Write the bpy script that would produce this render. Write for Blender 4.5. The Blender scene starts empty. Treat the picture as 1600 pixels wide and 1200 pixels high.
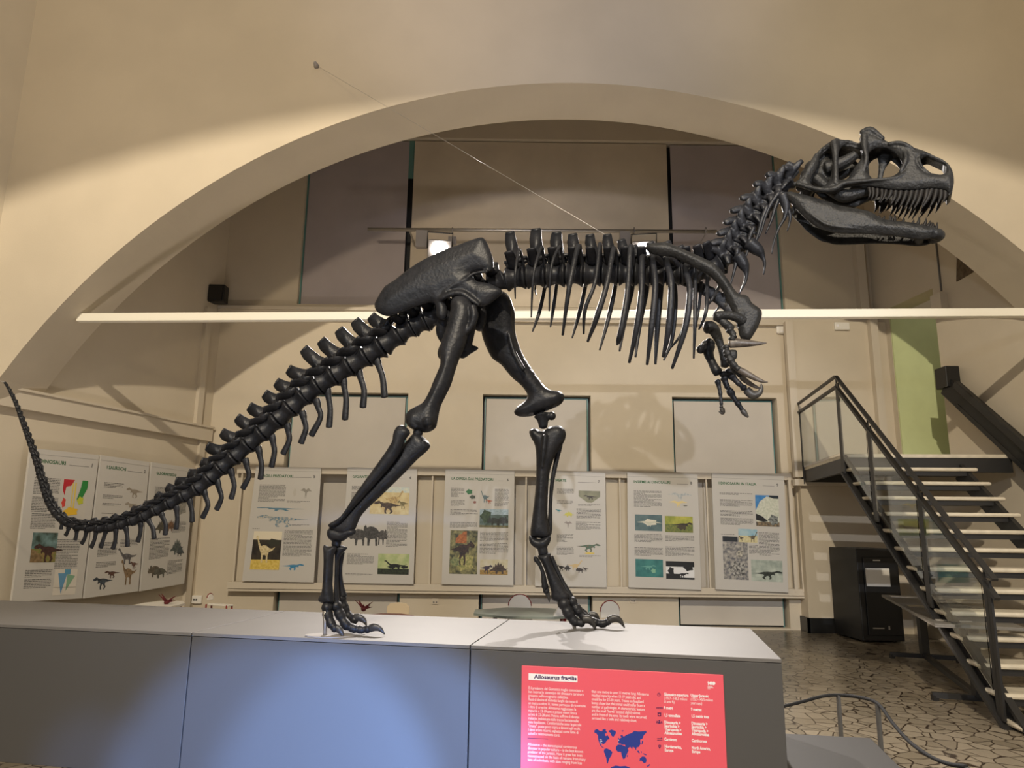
import bpy, bmesh, math, random
from mathutils import Vector as V, Matrix
from mathutils.geometry import delaunay_2d_cdt
random.seed(7)
sc=bpy.context.scene
# ---------------------------------------------------------------- camera
FPX=1109.; PITCH=math.atan(.199); ROLL=.013; EYE=1.55
sp,cp=math.sin(PITCH),math.cos(PITCH); sr,cr=math.sin(ROLL),math.cos(ROLL)
CF=V((0,cp,sp)); CR=V((cr,-sp*sr,cp*sr)); CU=V((-sr,-sp*cr,cp*cr))
cd=bpy.data.cameras.new('camera'); cam=bpy.data.objects.new('camera',cd); sc.collection.objects.link(cam)
cd.sensor_width=36; cd.lens=FPX/1600*36; cd.clip_end=100
m=Matrix.Identity(4)
for i in range(3):
    m[i][0]=CR[i]; m[i][1]=CU[i]; m[i][2]=-CF[i]
m[2][3]=EYE
cam.matrix_world=m; sc.camera=cam
# ---------------------------------------------------------------- colour management, world, lights
vs=sc.view_settings; vs.view_transform='Standard'; vs.look='None'; vs.gamma=1; vs.use_curve_mapping=False; vs.exposure=0.1
w=bpy.data.worlds.new('world'); sc.world=w; w.use_nodes=True
w.node_tree.nodes['Background'].inputs[0].default_value=(1.0,.92,.83,1); w.node_tree.nodes['Background'].inputs[1].default_value=.46
def lamp(name,kind,loc,target,power,col,size=.2,spot=None,blend=.3):
    l=bpy.data.lights.new(name,kind); l.energy=power; l.color=col
    if kind=='AREA': l.shape='DISK'; l.size=size
    else: l.shadow_soft_size=size
    if spot: l.spot_size=math.radians(spot); l.spot_blend=blend
    o=bpy.data.objects.new(name,l); sc.collection.objects.link(o); o.location=loc
    o.rotation_euler=(V(target)-V(loc)).to_track_quat('-Z','Y').to_euler(); return o
lamp('hall_or_fill_lamp','SPOT',(-1.4,-5.2,9.9),(.5,9,4.2),5600,(1,.87,.68),.11,75,.5)
lamp('hall_or_fill_lamp','SPOT',(2.5,-4.0,4.6),(2.9,11.5,1.4),1500,(.90,.92,1),.04,30,.6)
lamp('hall_or_fill_lamp','SPOT',(-3.6,-3.0,4.4),(.6,5,2.6),420,(.8,.88,1),.3,60,.6)
lamp('hall_or_fill_lamp','SPOT',(.6,-1.5,5.2),(.4,7.8,8.9),900,(.84,.82,1),.3,44,1)  # added cool wash brightening the wall above the arch
lamp('hall_or_fill_lamp','SPOT',(-3,-1.5,5.0),(-3.6,7.8,8.0),1150,(1,.80,.55),.3,60,1)  # added warm fill for the upper left of the arch wall
lamp('hall_or_fill_lamp','SPOT',(3.5,-1.5,5.0),(5.2,7.8,8.6),750,(1,.80,.50),.3,46,1)  # added warm fill for the upper right of the arch wall
for _x in (-1.35,-.7): lamp('hall_or_fill_lamp','SPOT',(_x+.7,-.6,.3),(_x,4.5,-.15),2300,(.24,.44,1),.06,25,.45)  # added unseen spots that give the plinth front its blue sheen
lamp('hall_or_fill_lamp','SPOT',(-1.2,-.6,.4),(-2.62,4.8,.0),650,(.22,.42,1),.1,9,1)  # added narrow spot for the blue streak on the plinth
for _x in (-3.2,.6,4.0): lamp('added_soffit_fill','SPOT',(_x,7.0,.25),(_x*1.25,8.2,6.0),110,(1,.88,.80),.25,120,1)  # invented hidden uplights that brighten the underside of the arch
# ---------------------------------------------------------------- pixel rays -> places in the hall
def ray(px,py): return CF+CR*((px-800)/FPX)-CU*((py-600)/FPX)
O=V((0,0,EYE))
def onY(px,py,Y): d=ray(px,py); return O+d*(Y/d.y)
def onZ(px,py,z): d=ray(px,py); return O+d*((z-EYE)/d.z)
def onP(px,py,P,n): d=ray(px,py); return O+d*((V(P)-O).dot(V(n))/d.dot(V(n)))
# ---------------------------------------------------------------- helpers
def tag(o,label=None,cat=None,group=None,kind=None):
    if label: o['label']=label
    if cat: o['category']=cat
    if group: o['group']=group
    if kind: o['kind']=kind
    return o
def empty(name,loc=(0,0,0)):
    o=bpy.data.objects.new(name,None); sc.collection.objects.link(o); o.location=loc; o.empty_display_size=.05; return o
def thing(name,label,cat,loc=(0,0,0),group=None): return tag(empty(name,loc),label,cat,group)
class MB:
    def __init__(s): s.v=[]; s.f=[]
    def add(s,vs,fs):
        n=len(s.v); s.v+= [V(x) for x in vs]; s.f+=[tuple(i+n for i in f) for f in fs]; return s
    def hexa(s,p):  # 8 points: bottom 4 then top 4
        return s.add(p,[(3,2,1,0),(4,5,6,7),(0,1,5,4),(1,2,6,5),(2,3,7,6),(3,0,4,7)])
    def box(s,a,b):
        x0,y0,z0=a; x1,y1,z1=b
        return s.hexa([(x0,y0,z0),(x1,y0,z0),(x1,y1,z0),(x0,y1,z0),(x0,y0,z1),(x1,y0,z1),(x1,y1,z1),(x0,y1,z1)])
    def bar(s,p,q,wd,ht,up=(0,0,1)):
        p=V(p);q=V(q);d=(q-p).normalized();r=d.cross(V(up))
        if r.length<1e-4: r=d.cross(V((1,0,0)))
        r.normalize();u=r.cross(d)
        a=r*wd/2;b=u*ht/2
        return s.hexa([p-a-b,p+a-b,q+a-b,q-a-b,p-a+b,p+a+b,q+a+b,q-a+b])
    def slab(s,quad,off): # quad 4 pts + offset vector
        off=V(off); q=[V(x) for x in quad]
        return s.hexa(q+[x+off for x in q])
    def tube(s,pts,rad,seg=10,flat=1.0,fdir=None,sub=1,cap=True):
        pts=[V(p) for p in pts]
        if not hasattr(rad,'__len__'): rad=[rad]*len(pts)
        if sub>1 and len(pts)>2:
            P=[];Rr=[]
            n=len(pts)
            for i in range(n-1):
                a=pts[max(i-1,0)];b=pts[i];c=pts[i+1];d=pts[min(i+2,n-1)]
                ra=rad[max(i-1,0)];rb=rad[i];rc=rad[i+1];rd=rad[min(i+2,n-1)]
                for k in range(sub):
                    t=k/sub
                    f=lambda a,b,c,d:.5*((2*b)+(c-a)*t+(2*a-5*b+4*c-d)*t*t+(3*b-a-3*c+d)*t**3)
                    P.append(f(a,b,c,d));Rr.append(max(f(ra,rb,rc,rd),.0008))
            P.append(pts[-1]);Rr.append(rad[-1]);pts,rad=P,Rr
        n=len(pts);base=len(s.v);N=None
        for i in range(n):
            t=(pts[min(i+1,n-1)]-pts[max(i-1,0)]).normalized()
            if N is None:
                N=V(fdir) if fdir is not None else (V((0,0,1)) if abs(t.z)<.9 else V((0,1,0)))
            if fdir is not None: N=V(fdir)
            N=(N-t*N.dot(t))
            if N.length<1e-5: N=t.orthogonal()
            N.normalize();B=t.cross(N)
            for k in range(seg):
                a=2*math.pi*k/seg
                s.v.append(pts[i]+(N*math.cos(a)*flat+B*math.sin(a))*rad[i])
        for i in range(n-1):
            for k in range(seg):
                a=base+i*seg+k;b=base+i*seg+(k+1)%seg
                s.f.append((a,b,b+seg,a+seg))
        if cap:
            for i,sg in ((0,-1),(n-1,1)):
                t=(pts[min(i+1,n-1)]-pts[max(i-1,0)]).normalized()*sg
                c=len(s.v);s.v.append(pts[i]+t*rad[i]*.45*flat)
                for k in range(seg):
                    a=base+i*seg+k;b=base+i*seg+(k+1)%seg
                    s.f.append((b,a,c) if sg<0 else (a,b,c))
        return s
    def ball(s,c,rx,ry=None,rz=None,ax=None,seg=14,rings=9):
        ry=ry or rx;rz=rz or rx;c=V(c)
        X,Y,Z=ax if ax else (V((1,0,0)),V((0,1,0)),V((0,0,1)))
        b=len(s.v)
        s.v.append(c+Z*rz)
        for i in range(1,rings):
            ph=math.pi*i/rings
            for k in range(seg):
                a=2*math.pi*k/seg
                s.v.append(c+X*rx*math.sin(ph)*math.cos(a)+Y*ry*math.sin(ph)*math.sin(a)+Z*rz*math.cos(ph))
        s.v.append(c-Z*rz);e=len(s.v)-1
        for k in range(seg): s.f.append((b,b+1+k,b+1+(k+1)%seg));s.f.append((e,e-seg+(k+1)%seg,e-seg+k))
        for i in range(rings-2):
            for k in range(seg):
                a=b+1+i*seg+k;d=b+1+i*seg+(k+1)%seg
                s.f.append((a,a+seg,d+seg,d))
        return s
    def prism(s,poly,off):
        off=V(off);n=len(poly);P=[V(p) for p in poly];b=len(s.v)
        s.v+=P+[p+off for p in P]
        s.f.append(tuple(b+i for i in range(n-1,-1,-1)));s.f.append(tuple(b+n+i for i in range(n)))
        for i in range(n): j=(i+1)%n;s.f.append((b+i,b+j,b+n+j,b+n+i))
        return s
    def build(s,name,mt,parent=None,smooth=False,kind=None,remesh=None,sm=3,bevel=None):
        me=bpy.data.meshes.new(name);me.from_pydata(s.v,[],s.f);me.validate()
        bm=bmesh.new();bm.from_mesh(me);bmesh.ops.recalc_face_normals(bm,faces=bm.faces);bm.to_mesh(me);bm.free()
        me.materials.append(mt)
        if smooth: me.polygons.foreach_set('use_smooth',[True]*len(me.polygons))
        o=bpy.data.objects.new(name,me);sc.collection.objects.link(o)
        if parent is not None:
            o.parent=parent; o.matrix_parent_inverse=Matrix.Translation(-V(WL(parent)))
        if kind: o['kind']=kind
        if remesh:
            r=o.modifiers.new('remesh','REMESH');r.mode='VOXEL';r.voxel_size=remesh;r.use_smooth_shade=True
            q=o.modifiers.new('smooth','SMOOTH');q.iterations=sm;q.factor=.5
        if bevel:
            b=o.modifiers.new('bevel','BEVEL');b.width=bevel;b.segments=2
        return o
def WL(o):
    l=V(o.location) if o.type=='EMPTY' else V((0,0,0))
    return l
# ---------------------------------------------------------------- materials
def mat(name,col,rough=.6,metal=0,var=0,vscale=4,bump=0,bscale=30,emis=None,trans=0,spec=.5,col2=None):
    mt=bpy.data.materials.new(name);mt.use_nodes=True;nt=mt.node_tree;b=nt.nodes['Principled BSDF']
    b.inputs['Base Color'].default_value=(*col,1);b.inputs['Roughness'].default_value=rough;b.inputs['Metallic'].default_value=metal
    b.inputs['Specular IOR Level'].default_value=spec
    tc=nt.nodes.new('ShaderNodeTexCoord')
    if var or col2:
        n=nt.nodes.new('ShaderNodeTexNoise');n.inputs['Scale'].default_value=vscale;n.inputs['Detail'].default_value=6
        nt.links.new(tc.outputs['Object'],n.inputs['Vector'])
        r=nt.nodes.new('ShaderNodeValToRGB');nt.links.new(n.outputs['Fac'],r.inputs['Fac'])
        c2=col2 if col2 else tuple(min(1,c*(1+var)) for c in col)
        c1=col if col2 else tuple(c*(1-var) for c in col)
        r.color_ramp.elements[0].position=.35;r.color_ramp.elements[1].position=.65
        r.color_ramp.elements[0].color=(*c1,1);r.color_ramp.elements[1].color=(*c2,1)
        nt.links.new(r.outputs['Color'],b.inputs['Base Color'])
    if bump:
        n=nt.nodes.new('ShaderNodeTexNoise');n.inputs['Scale'].default_value=bscale;n.inputs['Detail'].default_value=5
        nt.links.new(tc.outputs['Object'],n.inputs['Vector'])
        bp_=nt.nodes.new('ShaderNodeBump');bp_.inputs['Strength'].default_value=bump;bp_.inputs['Distance'].default_value=.01
        nt.links.new(n.outputs['Fac'],bp_.inputs['Height']);nt.links.new(bp_.outputs['Normal'],b.inputs['Normal'])
    if emis: b.inputs['Emission Color'].default_value=(*emis[:3],1);b.inputs['Emission Strength'].default_value=emis[3]
    if trans: b.inputs['Transmission Weight'].default_value=trans
    return mt
def srgb(r,g,b):
    f=lambda c:(c/255/12.92 if c/255<=.04045 else ((c/255+.055)/1.055)**2.4)
    return (f(r),f(g),f(b))
M={}
M['wall']=mat('cream_plaster',(.60,.525,.405),.85,var=.03,vscale=1.5,bump=.08,bscale=60)
M['trim']=mat('cream_trim',(.60,.53,.42),.6)
M['blind']=mat('grey_blind',(.40,.375,.35),.8,var=.04,vscale=2)
M['blind_purple']=mat('mauve_grey_blind',(.43,.385,.385),.8,var=.05,vscale=1.5)
M['blind_beige']=mat('beige_blind',(.62,.54,.42),.8,var=.08,vscale=1.2)
M['blind_low']=mat('light_blind',(.54,.495,.43),.8,var=.03,vscale=2)
M['teal']=mat('teal_leak_light',(.11,.25,.23),.4)  # teal colour stands for light leaking round the blinds
M['dark_gap']=mat('dark_window_frame',(.02,.022,.025),.5)
M['green_wall']=mat('pale_green_plaster',(.62,.68,.36),.85,var=.03)
M['white']=mat('white_paint',(.80,.77,.70),.5)
M['rod']=mat('white_steel',(.93,.89,.76),.35)
M['black']=mat('black_plastic',(.008,.008,.008),.45)
M['blackmetal']=mat('black_painted_steel',(.018,.017,.016),.45,bump=.05)
M['steel']=mat('brushed_steel',(.45,.43,.40),.35,metal=.8)
M['greybox']=mat('grey_metal_box',(.30,.28,.27),.5)
M['glass']=mat('clear_glass',(.92,.97,.95),.02,trans=1.0)
M['marble']=mat('cream_marble',(.62,.55,.42),.4,var=.10,vscale=9)
M['bone']=mat('black_cast_resin',(.011,.012,.015),.42,col2=(.022,.022,.025),vscale=14,bump=.32,bscale=45,spec=.32)
M['skullbone']=mat('charcoal_cast_resin',(.013,.013,.013),.46,col2=(.028,.027,.025),vscale=22,bump=.5,bscale=70,spec=.33)
M['claw']=mat('grey_horn',(.03,.029,.028),.4,col2=(.05,.045,.04),vscale=20,bump=.3)
M['brownclaw']=mat('brown_grey_horn',(.05,.037,.027),.4,col2=(.12,.10,.08),vscale=25,bump=.4)
M['tooth']=mat('dark_tooth',(.008,.007,.006),.5,col2=(.016,.013,.011),vscale=40,spec=.2)
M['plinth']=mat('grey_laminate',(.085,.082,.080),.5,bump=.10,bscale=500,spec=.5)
M['plinth_top']=mat('lit_grey_laminate',(.155,.147,.141),.5,bump=.10,bscale=500,var=.03)  # same laminate as the front, lightened for light grazing the top
M['red']=mat('coral_red_panel',srgb(240,96,112),.45)
M['white_print']=mat('white_print',(.95,.93,.95),.5)
M['navy']=mat('navy_print',srgb(40,60,150),.5)
M['purple']=mat('dark_purple_print',srgb(70,30,90),.5)
M['paper']=mat('poster_board',(.56,.535,.49),.35,spec=.4)
M['green_ink']=mat('green_print',(.03,.13,.05),.6)
M['ink']=mat('grey_print',(.13,.125,.12),.6)
M['baseboard']=mat('black_baseboard',(.012,.012,.012),.35)
M['platform']=mat('dark_grey_laminate',(.045,.043,.041),.6,bump=.1,bscale=300)
M['rope']=mat('black_rope',(.010,.010,.011),.8,bump=.5,bscale=200)
M['table_green']=mat('grey_green_tabletop',(.20,.23,.20),.4)
M['chair']=mat('cream_chair_shell',(.78,.74,.66),.4)
M['wood']=mat('beech_chair_back',(.62,.50,.33),.45)
M['redtube']=mat('red_tube',(.22,.012,.012),.35)
M['brown']=mat('brown_stone',(.12,.085,.05),.8,var=.3,vscale=20)
M['tabletop']=mat('grey_brown_tabletop',(.16,.145,.12),.5)
def floor_mat():
    mt=bpy.data.materials.new('crazy_paving');mt.use_nodes=True;nt=mt.node_tree;b=nt.nodes['Principled BSDF']
    tc=nt.nodes.new('ShaderNodeTexCoord');nz=nt.nodes.new('ShaderNodeTexNoise');nz.inputs['Scale'].default_value=3
    mix=nt.nodes.new('ShaderNodeMixRGB');mix.blend_type='ADD';mix.inputs['Fac'].default_value=.12
    nt.links.new(tc.outputs['Object'],nz.inputs['Vector']);nt.links.new(tc.outputs['Object'],mix.inputs['Color1']);nt.links.new(nz.outputs['Color'],mix.inputs['Color2'])
    v=nt.nodes.new('ShaderNodeTexVoronoi');v.feature='DISTANCE_TO_EDGE';v.inputs['Scale'].default_value=7
    v2=nt.nodes.new('ShaderNodeTexVoronoi');v2.inputs['Scale'].default_value=7
    for q in (v,v2): nt.links.new(mix.outputs['Color'],q.inputs['Vector'])
    r=nt.nodes.new('ShaderNodeValToRGB');r.color_ramp.elements[0].position=.022;r.color_ramp.elements[1].position=.05
    r.color_ramp.elements[0].color=(.10,.065,.04,1);r.color_ramp.elements[1].color=(1,1,1,1)
    nt.links.new(v.outputs['Distance'],r.inputs['Fac'])
    r2=nt.nodes.new('ShaderNodeValToRGB');r2.color_ramp.elements[0].color=(.17,.14,.095,1);r2.color_ramp.elements[1].color=(.28,.235,.17,1)
    nt.links.new(v2.outputs['Color'],r2.inputs['Fac'])
    mu=nt.nodes.new('ShaderNodeMixRGB');mu.blend_type='MULTIPLY';mu.inputs['Fac'].default_value=1
    nt.links.new(r.outputs['Color'],mu.inputs['Color1']);nt.links.new(r2.outputs['Color'],mu.inputs['Color2'])
    nt.links.new(mu.outputs['Color'],b.inputs['Base Color']);b.inputs['Roughness'].default_value=.28
    return mt
M['floor']=floor_mat()
# ================================================================ THE SETTING
YB=11.6; YF=7.8; YK=8.6     # back wall, front and back face of the arch wall
XR=6.17; RW=V((6.17,11.32,0)); RD=V((.12,-1,0)).normalized(); RN=V((-1,-.12,0)).normalized()
LW=V((-4.95,YB,0)); LD=V((-.28,-1,0)).normalized(); LN=V((1,-.28,0)).normalized()
def onL(px,py,off=0): return onP(px,py,LW+LN*off,LN)
def lw(y,z,off=0):
    t=(LW.y-y)/-LD.y; p=LW+LD*t+LN*off; return V((p.x,p.y,z))
MB().box((-12,-9,-.1),(12,13,0)).build('floor',M['floor'],kind='structure')
# back wall with window openings (lower three, upper one tall)
def wall_rects(name,x0,x1,z0,z1,holes,y,th,mt):
    xs=sorted({x0,x1,*[h[0] for h in holes],*[h[1] for h in holes]});zs=sorted({z0,z1,*[h[2] for h in holes],*[h[3] for h in holes]})
    b=MB()
    for i in range(len(xs)-1):
        for j in range(len(zs)-1):
            cx=(xs[i]+xs[i+1])/2;cz=(zs[j]+zs[j+1])/2
            if any(h[0]<cx<h[1] and h[2]<cz<h[3] for h in holes): continue
            b.box((xs[i],y,zs[j]),(xs[i+1],y+th,zs[j+1]))
    return b.build(name,mt,kind='structure')
WN=[(-3.70,-1.72,.02,3.68),(-.48,1.31,.02,3.68),(2.66,4.40,.02,3.68)]
UP=(-3.68,4.64,5.20,8.33)
wall_rects('wall_back',-7,7.5,0,11,[*WN,UP],YB,.5,M['wall'])
for i,(a,b,c,d) in enumerate(WN):
    o=empty('window_%d'%(i+1),((a+b)/2,YB+.25,c));o['kind']='structure'
    MB().box((a,YB+.22,c),(b,YB+.26,d)).build('backing',M['dark_gap'],o)
    f=MB();f.box((a+.03,YB+.16,d-.045),(b-.03,YB+.18,d-.025));f.box((a+.03,YB+.16,c),(a+.045,YB+.18,d-.045));f.box((b-.05,YB+.16,c),(b-.03,YB+.18,d-.045));f.build('leak_light_edge',M['teal'],o)  # teal strips coloured as lit glass edges beside the blind
    MB().box((a+.055,YB+.12,c+.03),(b-.06,YB+.14,d-.055)).build('roller_blind',M['blind_low'],o)
o=empty('window_4',(.5,YB+.25,5.2));o['kind']='structure'
a,b,c,d=UP
MB().box((a,YB+.22,c),(b,YB+.26,d)).build('backing',M['dark_gap'],o)
for (x0,x1,mt,y) in ((a+.03,-1.90,'blind_purple',.1),(-1.80,2.72,'blind_beige',.08),(2.79,b-.03,'blind_purple',.1)):
    MB().box((x0,YB+y,c+.03),(x1,YB+y+.02,d-.02)).build('roller_blind',M[mt],o)
MB().box((a,YB+.09,c),(a+.025,YB+.12,d)).box((b-.025,YB+.09,c),(b,YB+.12,d)).box((-1.90,YB+.11,7.6),(-1.80,YB+.13,d)).build('leak_light_edge',M['teal'],o)
# sill ledge and mouldings
MB().box((-4.97,YB-.10,4.91),(XR,YB,5.12)).box((-4.97,YB-.13,5.06),(XR,YB,5.12)).build('trim_1',M['trim'],kind='structure')
# bay that steps forward on the right, below the ledge
bx=onY(1240,600,11.32).x
MB().box((bx,11.32,0),(XR,YB,4.93)).build('wall_bay',M['wall'],kind='structure')
MB().box((bx-.10,11.24,2.35),(bx+.02,11.34,4.9)).build('trim_2',M['trim'],kind='structure')
MB().box((bx-.12,11.22,2.22),(XR,11.33,2.32)).build('trim_3',M['trim'],kind='structure')
MB().box((bx-.03,11.29,0),(5.1,11.325,.22)).box((bx-.03,11.29,0),(bx,YB,.22)).build('baseboard_back',M['baseboard'],kind='structure')
MB().box((5.86,11.2,2.3),(5.98,11.33,4.95)).box((5.86,11.45,5.12),(6.0,YB,6.9)).build('trim_4',M['trim'],kind='structure')
# right wall with an opening to a green corridor above the landing
zt=2.50
def onR(px,py,off=0): return onP(px,py,RW+RN*off,RN)
sR=lambda p:(V(p)-RW).dot(RD)
def rq(s_,z,off=0): p=RW+RD*s_+RN*off; return V((p.x,p.y,z))
s1_=sR(onR(1399,600)); s0_=sR(onR(1473,600)); ztop=onR(1462,448).z
def rbox(bm,sa,sb,za,zb,o0,o1): return bm.hexa([rq(sa,za,o0),rq(sb,za,o0),rq(sb,za,o1),rq(sa,za,o1),rq(sa,zb,o0),rq(sb,zb,o0),rq(sb,zb,o1),rq(sa,zb,o1)])
b=MB();rbox(b,-1,s1_,0,11,0,-.35);rbox(b,s0_,6.5,0,11,0,-.35);rbox(b,s1_,s0_,0,zt,0,-.35);rbox(b,s1_,s0_,ztop,11,0,-.35)
b.build('wall_right',M['wall'],kind='structure')
g=MB();rbox(g,s1_+.002,s1_+.03,zt,ztop-.002,-.005,-1.8);rbox(g,s1_+.03,s0_+1.2,zt,ztop,-1.7,-1.8);g.build('wall_corridor',M['green_wall'],kind='structure')
g=MB();rbox(g,s1_+.03,s0_+1.2,zt-.1,zt,-.351,-1.7);g.build('floor_corridor',M['marble'],kind='structure')
# left wall, ledge, conduits
p0,p1=lw(YB+.3,0),lw(-9,0); b=MB()
b.slab([p0,p1,p1+V((0,0,11)),p0+V((0,0,11))],-LN*.4); b.build('wall_left',M['wall'],kind='structure')
z1=onL(200,646).z; z0=onL(200,669).z
b=MB()
def lbox(bm,ya,yb,za,zb,d,in_=0):
    q=[lw(ya,za,in_),lw(yb,za,in_),lw(yb,zb,in_),lw(ya,zb,in_)]; return bm.slab(q,LN*d)
lbox(b,11.55,-8,z0,z1,.10); lbox(b,11.55,-8,z1,z1+.03,.13); b.build('trim_5',M['trim'],kind='structure')
b=MB();lbox(b,11.2,11.32,z1,5.0,.06);lbox(b,11.35,11.47,0,z0,.05);b.build('trim_6',M['trim'],kind='structure')
# arch wall
ax,az,aR=.74,-.585,7.455
def arch(name,yf,yb,x0,x1,zt_,ax,az,aR,mt):
    bm=MB();N=72;pts=[]
    xs=[x0+(x1-x0)*i/N for i in range(N+1)]
    lo=[az+math.sqrt(max(aR*aR-(x-ax)**2,0)) for x in xs]
    lo=[max(l,0) for l in lo]
    n=N+1
    for y in (yf,yb):
        for x,l in zip(xs,lo): bm.v.append(V((x,y,l)))
        for x in xs: bm.v.append(V((x,y,zt_)))
    for i in range(N):
        bm.f.append((i,i+1,n+i+1,n+i));bm.f.append((2*n+i,2*n+i+1,3*n+i+1,3*n+i))
        bm.f.append((i,i+1,2*n+i+1,2*n+i));bm.f.append((n+i,n+i+1,3*n+i+1,3*n+i))
    bm.f.append((0,n,3*n,2*n));bm.f.append((N,n+N,3*n+N,2*n+N))
    o=bm.build(name,mt,kind='structure')
    return o
arch('wall_arch',YF,YK,-6.35,8.15,11,ax,az,aR,M['wall'])
arch('wall_front',-.3,.3,-8.4,8.4,12.5,-.62,2.35,6.32,M['wall'])
MB().box((-7,YK,10.6),(8,12.2,10.8)).build('ceiling',M['wall'],kind='structure')
M['postgrey']=mat('grey_post_paint',(.09,.088,.085),.5)
# ================================================================ FIXTURES AND FURNITURE
# white tie rod across the arch
pa,pb=onY(125,497,8.2),onY(1600,489,7.87); d=(pb-pa).normalized(); pb=pa+d*12.05
tag(MB().bar(pa-d*.02,pb,.09,.10).build('tie_rod',M['rod'],bevel=.01),'long white steel tie rod spanning the arch','rod')
# light rail with two floodlights
rl=onY(575,358.5,11.0); rr=onY(1120,362,11.0)
t=thing('light_rail','grey metal rail mounted high in front of the upper blinds','rail',(rl+rr)/2)
MB().tube([rl,rr],.030,12).build('pole',M['steel'],t,True)
for px in (707,991,1103):
    p=onY(px,360,11.0)
    MB().tube([p+V((0,-.035,-.05)),p+V((0,-.045,.0)),p+V((0,0,.05)),p+V((0,.045,0)),p+V((0,.04,-.05))],.009,8).build('clamp',M['greybox'],t,True)
for px in (640,991): 
    p=onY(px,360,11.0); MB().tube([p,V((p.x,YB+.1,p.z))],.016,8).build('wall_bracket',M['steel'],t,True)
def flood(px,py,label,boxes):
    c=onY(px,py,10.8)
    t=thing('floodlight',label,'light',c,'floodlights on the rail')
    tgt=V((c.x*.5+.2,4.6,1.2)); d=(tgt-c).normalized()
    rx=d.cross(V((0,0,1))).normalized(); u=rx.cross(d)
    bk=MB(); 
    q=lambda a,b,z:c+rx*a+u*b-d*z
    bk.hexa([q(-.15,-.12,.16),q(.15,-.12,.16),q(.19,-.15,.02),q(-.19,-.15,.02),q(-.15,.12,.16),q(.15,.12,.16),q(.19,.15,.02),q(-.19,.15,.02)]).build('housing',M['greybox'],t,bevel=.01)
    MB().tube([q(-.20,0,.06),q(-.20,.26,.06),q(.20,.26,.06),q(.20,0,.06)],.012,8).build('bracket',M['blackmetal'],t,True)
    g=MB();n=24;g.v=[c+d*.004]+[c+(rx*math.cos(k*2*math.pi/n)+u*math.sin(k*2*math.pi/n))*.115+d*.002 for k in range(n)];g.f=[(0,k+1,(k+1)%n+1) for k in range(n)]
    g.build('lamp_lens',M['lens'],t)
    for (ax_,ay_,bx_,by_) in boxes:
        A=onY(ax_,ay_,10.95);B=onY(bx_,by_,10.95)
        MB().box((A.x,10.88,B.z),(B.x,10.98,A.z)).build('ballast_box',M['greybox'],t)
    l=lamp('floodlight_beam','SPOT',c+d*.03,tgt,2000,(1,.93,.88),.07,60,.9)
M['lens']=mat('glowing_lens',(1,1,1),.5,emis=(1,.93,.84,60))
flood(687,390,'left floodlight hanging from the rail above the hip bone',[(651,362,668,388),(701,372,713,384)])
flood(1006,392,'right floodlight hanging from the rail behind the shoulder blade',[(968,364,984,386)])
pts=[onY(a,b,10.95) for a,b in ((1103,357),(1101,368),(1092,381),(1078,391),(1062,391),(1050,392))]
tag(MB().tube(pts,.010,8,sub=5).build('cable',M['greybox'],smooth=True),'grey cable looping below the right end of the light rail','cable')
# wire from the arch wall to the backbone
wa=onY(494,102,YF-.02)
t=thing('support_wire','thin steel wire running from the arch wall down to the backbone','wire',wa)
we=onY(955,372,4.8)
MB().tube([wa,we],.0018,6).build('cable',M['steel'],t,True)
MB().tube([wa+V((0,.02,0)),wa+V((0,-.05,0))],[.035,.02],10).build('wall_anchor',M['greybox'],t,True)
# tail wire
wt=onP(7,597,V((0,4.92,0)),V((.19,.98,0)))
wb=lw(6.4,wt.z+.55,.0)
tag(MB().tube([wt,wb],.0025,6).build('tail_wire',M['steel'],smooth=True),'thin wire holding the tip of the tail to the left wall','wire')
# speaker box, access point, small signs
A=onY(327,447,11.35);B=onY(353,474,11.35)
t=thing('loudspeaker','small black loudspeaker high in the left corner','loudspeaker',((A.x+B.x)/2,11.35,B.z))
MB().box((A.x+.02,11.24,B.z),(B.x,11.44,A.z)).build('cabinet',M['black'],t,bevel=.02)
MB().box((A.x+.05,11.225,B.z+.03),(B.x-.03,11.245,A.z-.03)).build('grille',M['blackmetal'],t)
MB().bar(((A.x+B.x)/2-.1,11.44,A.z-.12),((A.x+B.x)/2-.12,11.6,A.z-.12),.05,.05).build('bracket',M['blackmetal'],t)
A=onY(1212,503,YB-.03);B=onY(1231,522,YB-.03)
t=thing('access_point','square white wireless access point below the ledge','access point',((A.x+B.x)/2,YB,B.z))
MB().box((A.x,YB-.06,B.z),(B.x,YB,A.z)).build('cover',M['white'],t,bevel=.03)
MB().box((A.x+.06,YB-.066,B.z+.03),(B.x-.07,YB-.058,B.z+.045)).build('status_light',M['white_print'],t)
A=onY(1303,504,11.3);B=onY(1327,516,11.3)
t=thing('emergency_light','small pale emergency light on the wall above the landing','light',((A.x+B.x)/2,11.32,B.z))
MB().box((A.x,11.27,B.z),(B.x,11.32,A.z)).build('housing',M['white'],t,bevel=.01)
MB().box((A.x+.02,11.262,B.z+.05),(A.x+.06,11.275,B.z+.09)).build('indicator',M['white_print'],t)
p=onL(309,668)
t=thing('junction_box','small white junction box on the left wall ledge','box',p)
MB().box((p.x-.05,p.y-.07,p.z-.05),(p.x+.05,p.y+.07,p.z+.05)).build('cover',M['trim'],t,bevel=.01)
A=onY(299,930,YB);B=onY(316,943,YB)
t=thing('wall_socket','white double socket low in the back left corner','socket',((A.x+B.x)/2,YB,B.z))
MB().box((A.x,YB-.05,B.z),(B.x,YB,A.z)).build('plate',M['white'],t,bevel=.01)
for k in (.38,.58):
    x=A.x+(B.x-A.x)*k;z=(A.z+B.z)/2;MB().box((x-.012,YB-.056,z-.012),(x+.012,YB-.048,z+.012)).build('hole',M['black'],t)
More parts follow.
